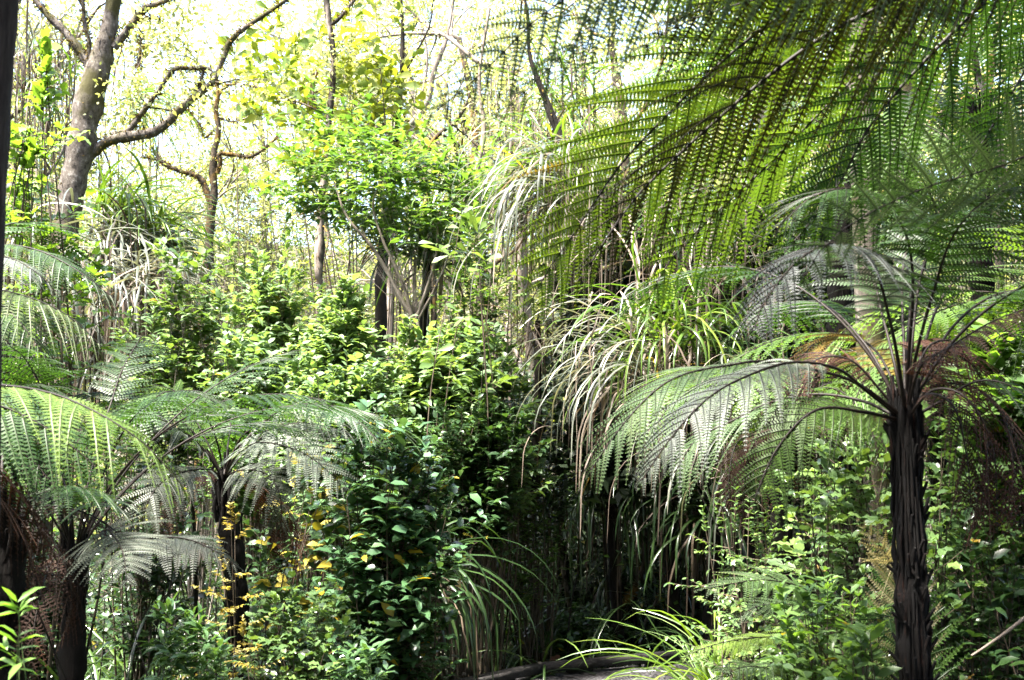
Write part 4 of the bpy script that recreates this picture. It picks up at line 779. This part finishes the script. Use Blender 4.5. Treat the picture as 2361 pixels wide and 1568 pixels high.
clump('cabbage_tree', 'upright spiky tuft of green straps behind the forked pale stems', W(985, 590, 11.2), 100, .95, .03, 30, .7, mat='strap', el=(.2, 1.5), droop=(.4, 1.9), stem=[np.array(W(965, 1000, 11.2)), np.array(W(975, 800, 11.2))], stemr=.04, cat='tree')
clump('cabbage_tree', 'stem topped by a dead grey fan of spiky leaves right of the bushes', W(1240, 740, 10.2), 10, .5, .02, 50, .55, mat='strap_grey', dmat='straw', stem=[np.array(W(1235, 1150, 10.2)), np.array(W(1240, 900, 10.2))], stemr=.03, cat='tree', ddroop=(.6, 1.4), spread=.03)
dg = 'shaded strap-leaved clumps behind the boardwalk'
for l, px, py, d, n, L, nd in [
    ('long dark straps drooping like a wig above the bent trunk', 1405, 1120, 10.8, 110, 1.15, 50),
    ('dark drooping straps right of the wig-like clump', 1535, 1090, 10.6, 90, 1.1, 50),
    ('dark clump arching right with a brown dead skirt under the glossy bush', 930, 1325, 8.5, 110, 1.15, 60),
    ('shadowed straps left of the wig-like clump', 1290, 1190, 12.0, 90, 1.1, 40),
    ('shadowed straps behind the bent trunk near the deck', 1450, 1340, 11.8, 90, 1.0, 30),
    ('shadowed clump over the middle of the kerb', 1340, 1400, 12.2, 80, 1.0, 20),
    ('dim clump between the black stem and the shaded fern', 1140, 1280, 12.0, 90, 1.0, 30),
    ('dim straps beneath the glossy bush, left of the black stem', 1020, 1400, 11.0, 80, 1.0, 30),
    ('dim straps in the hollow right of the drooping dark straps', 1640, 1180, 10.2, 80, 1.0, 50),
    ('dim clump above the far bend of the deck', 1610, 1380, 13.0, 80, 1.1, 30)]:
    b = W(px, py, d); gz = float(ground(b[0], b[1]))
    clump('hanging_clump', l, b, n, L, .026, nd, .9, mat='strap', dmat='straw_dark', el=(-.1, 1.2), droop=(1.5, 2.8), group=dg, tint=(0, .5), stem=[np.array([b[0] + .1, b[1] + .1, gz])], stemr=.05)  # low tints and darker straw put the shade into the colours
tg = 'low strap-leaved tussocks'
for l, px, d, n, L, ma, el in [
    ('dark arching tussock right of the black fern trunk at lower left', 250, 6.6, 150, 1.4, 'strap', (.3, 1.4)),
    ('tussock with long grey straps leaning right under the drooping frond', 330, 7.4, 130, 1.15, 'strap_grey', (.1, 1.1)),
    ('tussock in the shade left of the second fern trunk', 430, 8.3, 100, 1.1, 'strap', (.2, 1.2)),
    ('pale tussock spilling over the edge of the deck at lower right', 1640, 7.8, 50, .85, 'strap_pale', (.85, 1.5)),
    ('tall green tussock with upright blades beside the deck edge', 1660, 7.8, 50, 1.2, 'strap_lime', (.9, 1.5)),
    ('dark bladed tussock under the shiny lime bush', 1880, 5.2, 60, .6, 'strap', (.5, 1.4)),
    ('tussock of grey blades at the right edge near the pale fallen branch', 2330, 5.8, 80, .8, 'strap_grey', (.3, 1.3)),
    ('dim tussock at the lower right behind bare stems', 2240, 7.0, 80, .9, 'strap', (.2, 1.3)),
    ('dim tussock below the yellow hanging leaves', 720, 9.2, 90, 1.1, 'strap', (.2, 1.3)),
    ('dim tussock between the glossy bush and the second fern trunk', 820, 10.2, 90, 1.2, 'strap_grey', (.2, 1.3)),
    ('dim tussock behind the left half of the kerb', 1080, 10.8, 90, .9, 'strap', (.2, 1.3)),
    ('dim tussock behind the right half of the kerb', 1400, 11.3, 90, .9, 'strap', (.2, 1.3))]:
    b = W(px, 1500, d); b[2] = float(ground(b[0], b[1]))
    if px in (1640, 1660): b[2] = 0.0
    clump('tussock', l, b, n, L, .02, 12, .6, mat=ma, dmat='straw', el=el, droop=(.9, 2.4), group=tg, spread=.06)
# nikau seedling: dark feather palm low behind the kerb
pc = W(1090, 1500, 10.3); pc[2] = float(ground(pc[0], pc[1])) + .1
PR = thing('palm_seedling', 'young feather palm with dark comb-like fronds low behind the kerb', 'palm', pc)
for pts in ([(1110, 1440, 10.2), (1160, 1400, 10.1), (1230, 1370, 10.0)], [(1070, 1450, 10.2), (1050, 1470, 10), (1030, 1530, 9.9)]):
    C = spline([pc] + [W(*q) for q in pts], 30); q = MB(); tube(q, C, [.01, .004], 6); fo = MB()
    T_ = nrm(np.gradient(C, axis=0)); S_ = nrm(np.cross(T_, Z))
    for sg in (-1, 1): leaves(fo, C[6:], sg * S_[6:] * .7 + T_[6:] * .8 + Z * .15, np.tile(Z, (24, 1)), .34 * np.sin(np.linspace(.8, 2.9, 24)), .018, U(.1, .5, 24), T_K)
    f_ = fo.build('frond', M['strap'], PR); q.build('stalk', M['stem_green'], f_)

# ================================================================== UNDERGROWTH AND BACKGROUND
def undergrowth(name, label, n, xr, yr, zr, ll, mat, stems, straps_n, smat='bark_black', cond=None, sl=(.6, 1.8), cl=.16, z0=0):  # stems in shade take the black bark, shade put into colour
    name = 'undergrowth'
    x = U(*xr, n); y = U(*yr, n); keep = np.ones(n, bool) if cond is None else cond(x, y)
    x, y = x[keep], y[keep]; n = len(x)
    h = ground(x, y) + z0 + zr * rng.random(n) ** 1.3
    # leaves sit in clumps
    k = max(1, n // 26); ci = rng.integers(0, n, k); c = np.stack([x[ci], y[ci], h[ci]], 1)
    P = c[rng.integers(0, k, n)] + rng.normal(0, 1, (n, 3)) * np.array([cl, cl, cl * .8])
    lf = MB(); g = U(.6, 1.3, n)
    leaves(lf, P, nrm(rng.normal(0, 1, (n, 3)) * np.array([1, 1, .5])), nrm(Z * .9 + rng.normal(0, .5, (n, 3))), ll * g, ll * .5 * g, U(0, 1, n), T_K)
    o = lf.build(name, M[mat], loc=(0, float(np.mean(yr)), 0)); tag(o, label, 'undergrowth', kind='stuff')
    if stems:
        sm = MB()
        for q in range(stems):
            a = U(*xr); b = U(*yr)
            if cond is not None and not cond(np.array([a]), np.array([b]))[0]: continue
            p = np.array([a, b, float(ground(a, b))]); L = U(*sl); lean = np.clip(rng.normal(0, .2, 2), -.35, .35)
            tube(sm, spline([p, p + np.array([lean[0] * .4, lean[1] * .4, .5]) * L + rng.normal(0, .05, 3), p + np.array([lean[0], lean[1], 1]) * L], 9), [U(.004, .013), .003], 5, .05)
        o = sm.build(name + '_stems', M[smat], loc=(0, float(np.mean(yr)), 0)); tag(o, 'tangle of thin bare stems in ' + label, 'undergrowth stems', kind='stuff')
    if straps_n:
        sp = MB(); m = straps_n; a = U(*xr, m); b = U(*yr, m)
        kk = np.ones(m, bool) if cond is None else cond(a, b)
        a, b = a[kk], b[kk]; m = len(a); j = rng.integers(0, m, m // 28 + 1); a = a[j][rng.integers(0, len(j), m)]; b = b[j][rng.integers(0, len(j), m)]
        B = np.stack([a + rng.normal(0, .07, m), b + rng.normal(0, .07, m), ground(a, b) + .02 + U(0, .25, m)], 1)
        straps(sp, B, U(0, 6.28, m), U(.2, 1.4, m), U(.5, 1.2, m), .02, U(.8, 2.4, m), 8, U(0, .9, m))
        o = sp.build(name + '_blades', M['strap'], loc=(0, float(np.mean(yr)), 0)); tag(o, 'strap blades in ' + label, 'undergrowth', kind='stuff')
def offdeck(x, y):
    P = (LK + RK)[::3, :2] / 2; d = np.min((x[:, None] - P[None, :, 0]) ** 2 + (y[:, None] - P[None, :, 1]) ** 2, 1); return d > 1.15 ** 2
undergrowth('undergrowth', 'shaded undergrowth just behind the boardwalk', 26000, (-5, 5.5), (9.5, 16), 1.1, .07, 'shrub_dark', 300, 3200, cond=offdeck)
undergrowth('mat', 'black leaf mass added as shade behind the hanging straps', 16000, (.5, 3.3), (10.1, 11.0), 2.4, .12, 'shade_black', 0, 0, z0=1.7)  # near-black leaves stand in for shade behind the straps
undergrowth('thicket', 'black leaves added as shade in the hollow behind the hanging dead straps', 22000, (.6, 4.5), (11.5, 12.8), 3.9, .10, 'shade_black', 0, 0, cond=offdeck)  # dark leaves added where the hollow lies in shade
undergrowth('thicket', 'black-green thicket added as shade behind the boardwalk', 42000, (-1.5, 8), (12.5, 17), 3.0, .10, 'shade_black', 120, 0, cond=offdeck)  # dense dark backdrop added to keep light out
undergrowth('undergrowth_left', 'shaded undergrowth at the left between the tree ferns', 9000, (-4.5, -1.15), (4.5, 10), .5, .06, 'shrub_dark', 80, 1600, cond=offdeck)
undergrowth('undergrowth_right', 'undergrowth on the right side beyond the dark fern trunk', 16000, (1.6, 5.5), (4.6, 11), .6, .06, 'shrub_dark', 120, 1500, cond=offdeck)
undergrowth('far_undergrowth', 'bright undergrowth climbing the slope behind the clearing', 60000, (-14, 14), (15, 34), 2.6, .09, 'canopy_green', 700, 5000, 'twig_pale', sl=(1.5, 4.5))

undergrowth('far', 'pale yellow-green canopy, haze painted into its leaves, filling the far slope', 100000, (-18, 15), (24, 38), 9.5, .15, 'canopy', 0, 0, cl=.42)
undergrowth('mid', 'fine grey-green growth between the trees behind the clearing', 60000, (-12, 8), (16, 24), 4.5, .07, 'grey_shrub', 0, 0, cl=.3)
def bg_proto(mat, bark, H, ll, nleaf, rad, lev=3, r=.11, kids=(3, 5)):
    root = thing('forest_tree', '', 'tree', (0, -60, 0)); sm, lf = MB(), MB(); o = np.array([0, -60.0, 0])
    P = [o]; d = nrm(np.array([rng.normal(0, .12), rng.normal(0, .12), 1]))
    for k in range(10):
        d = nrm(d + rng.normal(0, .09, 3) + Z * .06); P.append(P[-1] + d * H * .08)
    tube(sm, spline(P, 24), [r, r * .45], 10, .09)
    for k in range(7):
        i = int(rng.integers(3, 11)); a = U(0, 6.28); nd = nrm(np.array([math.cos(a), math.sin(a), U(.2, 1.2)]))
        grow(sm, lf, P[i], nd, r * U(.25, .45), H * U(.2, .34), lev - 1, ll, int(nleaf * 1.7), rad, kids=kids, sides=(9, 6, 5, 4))
    sm.build('trunk', M[bark], root, smooth=False); lf.build('crown', M[mat], root); return root
protos = [bg_proto('canopy', 'bark_pale', 9, .075, 10, .26), bg_proto('canopy', 'bark', 11, .07, 10, .28), bg_proto('canopy_green', 'bark_mossy', 8, .08, 12, .25),
          bg_proto('canopy', 'bark_pale', 7, .08, 12, .24, r=.07), bg_proto('canopy', 'bark_mossy', 10, .07, 9, .3), bg_proto('canopy_green', 'bark_pale', 6, .08, 12, .24, r=.06)]
LB = ['pale-barked tree with sparse yellow-green crown in the bright background', 'grey-barked tree with open yellow-green crown in the bright background', 'mossy-barked green tree in the background', 'slim pale-stemmed yellow-green tree in the background', 'dark mossy-trunked tall tree with sparse light crown in the background', 'small slim green tree in the background']
used = [0] * 6
spots = []
tries = 0
while len(spots) < 62 and tries < 4000:
    tries += 1
    y = U(16.5, 40); x = U(-1, 1) * (y * .46 + 2)
    if all((x - a) ** 2 + (y - b_) ** 2 > 2.0 for a, b_ in spots): spots.append((x, y))
spots.sort(key=lambda q: q[1])
for i, (x, y) in enumerate(spots):
    k = int(rng.integers(0, 6)); z = float(ground(x, y)) - .1
    if not used[k]:
        used[k] = 1; t = protos[k]; t.location = (x, y, z); t.rotation_euler = (0, 0, U(0, 6.28)); t['label'] = LB[k]; t['group'] = LB[k].replace('tree', 'trees', 1); continue
    copytree(protos[k], (x, y, z), U(0, 6.28), U(.75, 1.15), LB[k], LB[k].replace('tree', 'trees', 1), 'tree')
for k in range(6):
    if not used[k]: bpy.data.objects.remove(protos[k])
# overhead canopy: unseen trees added above the frame to shade the foreground
def shade_tree(label, x, y, h, r, rad, nt, bark='bark', mat='canopy_green', nl=70, ll=.12):
    gz = float(ground(x, y)); root = thing('shade_tree', label, 'tree', (x, y, gz)); sm, lf = MB(), MB()
    top = np.array([x + rng.normal(0, .3), y + rng.normal(0, .3), h])
    C = spline([(x, y, gz - .1), (x + rng.normal(0, .15), y + rng.normal(0, .15), h * .5), top], 26); tube(sm, C, [r, r * .5], 14, .07)
    for k in range(nt):
        v = nrm(rng.normal(0, 1, 3)) * U(.15, 1) ** .4; c = top + v * np.array([rad, rad, rad * .35])
        if k % 3 == 0: tube(sm, spline([C[int(rng.integers(17, 26))], (C[-1] + c) / 2 + rng.normal(0, .2, 3), c], 8), [r * .25, .012], 5)
        tuft(lf, c, nl, .55, ll, ll * .5)
    sm.build('trunk', M[bark], root, smooth=True); lf.build('crown', M[mat], root)
EXPO = 3.2
HAZE = 0
for l, x, y, h, r, rad, nt in [
    ('added shade tree outside the view on the right, spreading over the near tree fern', 5.2, 4.2, 8.0, .16, 2.6, 46),
    ('added shade tree behind the right hand ferns, crown above the view', 4.6, 8.6, 9.0, .15, 2.4, 40),
    ('added shade tree right of the viewpoint, over the boardwalk', 2.9, 1.2, 7.0, .13, 2.2, 30),
    ('added shade tree beyond the boardwalk bend, crown above the view', 3.2, 10.8, 9.5, .13, 2.4, 46),
    ('added shade tree over the far kerb, crown above the view', 2.2, 7.2, 7.8, .1, 1.9, 40)]:
    shade_tree(l, x, y, h, r, rad, nt)
def shade_screen():  # unseen leaves added behind, beside and overhead to block sky light
    lf = MB(); P = []
    n = 22000; th = U(R(172), R(368), n); rr = U(6.5, 9, n); P.append(np.stack([rr * np.cos(th), 2.5 + rr * np.sin(th), 9.5 * rng.random(n) ** .8 - .3], 1))
    n = 7000; P.append(np.stack([-U(7.5, 9.5, n), U(1, 13, n), U(0, 8, n)], 1))
    n = 9000; P.append(np.stack([U(7.5, 10, n), U(1, 18, n), U(0, 10, n)], 1))
    n = 7000; P.append(np.stack([U(-4.5, 7.5, n), U(-6, 3.6, n), U(7.8, 9.6, n)], 1))
    n = 4200; P.append(np.stack([U(1.2, 8, n), U(3.4, 9, n), U(7.2, 9.0, n)], 1))
    P = np.concatenate(P); gap = (P[:, 0] > -4.6) & (P[:, 0] < -.3) & (P[:, 1] > 1.4) & (P[:, 1] < 4.0) & (P[:, 2] > 7) & (rng.random(len(P)) < .8); P = P[~gap]; n = len(P)  # opening cut in the added leaves so sun reaches the near fronds
    leaves(lf, P, rng.normal(0, 1, (n, 3)), rng.normal(0, 1, (n, 3)), U(.2, .42, n), U(.12, .22, n), U(0, 1, n), T_K)
    o = lf.build('forest_shade_screen', M['shade_black'], loc=(0, 0, 0)); tag(o, 'unseen forest leaves added behind, beside and above the viewpoint for shade', 'forest', kind='stuff')
shade_screen()

def make_haze():
    m, nt, out = newmat('haze'); v = nt.nodes.new('ShaderNodeVolumePrincipled'); v.inputs['Density'].default_value = HAZE
    v.inputs['Color'].default_value = (.97, .98, .95, 1); v.inputs['Anisotropy'].default_value = .3; nt.links.new(v.outputs[0], out.inputs['Volume'])
    mb = MB(); x0, x1, y0, y1, z0, z1 = -175, 175, -135, 235, -6, 34
    mb.add([[x, y, z] for z in (z0, z1) for x, y in ((x0, y0), (x1, y0), (x1, y1), (x0, y1))], [[0, 3, 2, 1], [4, 5, 6, 7], [0, 1, 5, 4], [1, 2, 6, 5], [2, 3, 7, 6], [3, 0, 4, 7]], .5)
    o = mb.build('haze', m, loc=(0, 0, 0)); tag(o, 'thin pale haze hanging in the far canopy', 'haze', kind='stuff')
if HAZE: make_haze()
# ================================================================== CAMERA AND LIGHT
cam = bpy.data.cameras.new('camera'); co = bpy.data.objects.new('camera', cam); col.objects.link(co)
co.location = tuple(CAM); co.rotation_euler = (R(90) + PITCH, 0, 0)
cam.sensor_width = 36; cam.lens = 18 / (1180.5 / FPX); cam.clip_end = 1000; cam.clip_start = .05
cam.dof.use_dof = True; cam.dof.focus_distance = 8.5; cam.dof.aperture_fstop = 6.3
scene.camera = co
SUN = nrm(np.array([-.36, -.24, .95]))
sl = bpy.data.lights.new('sun', 'SUN'); so = bpy.data.objects.new('sun', sl); col.objects.link(so)
sl.energy = 4.4; sl.angle = R(6); sl.color = (1, .95, .86)
so.rotation_euler = Vector(SUN).to_track_quat('Z', 'Y').to_euler(); so.location = (0, 0, 30)
w = bpy.data.worlds.new('World'); scene.world = w; w.use_nodes = True; nt = w.node_tree
bg = nt.nodes['Background']; sk = nt.nodes.new('ShaderNodeTexSky'); sk.sky_type = 'NISHITA'; sk.sun_disc = False
sk.sun_elevation = math.asin(SUN[2]); sk.sun_rotation = math.atan2(SUN[0], SUN[1]); sk.air_density = 1.0; sk.dust_density = 3.5; sk.ozone_density = 1.0
nt.links.new(sk.outputs[0], bg.inputs[0]); bg.inputs[1].default_value = .12
scene.view_settings.view_transform = 'Standard'; scene.view_settings.look = 'None'; scene.view_settings.gamma = 1
scene.view_settings.exposure = EXPO
cy = scene.cycles
cy.max_bounces = 6; cy.diffuse_bounces = 2; cy.glossy_bounces = 2; cy.transmission_bounces = 3; cy.transparent_max_bounces = 4
cy.caustics_reflective = False; cy.caustics_refractive = False; cy.use_denoising = True
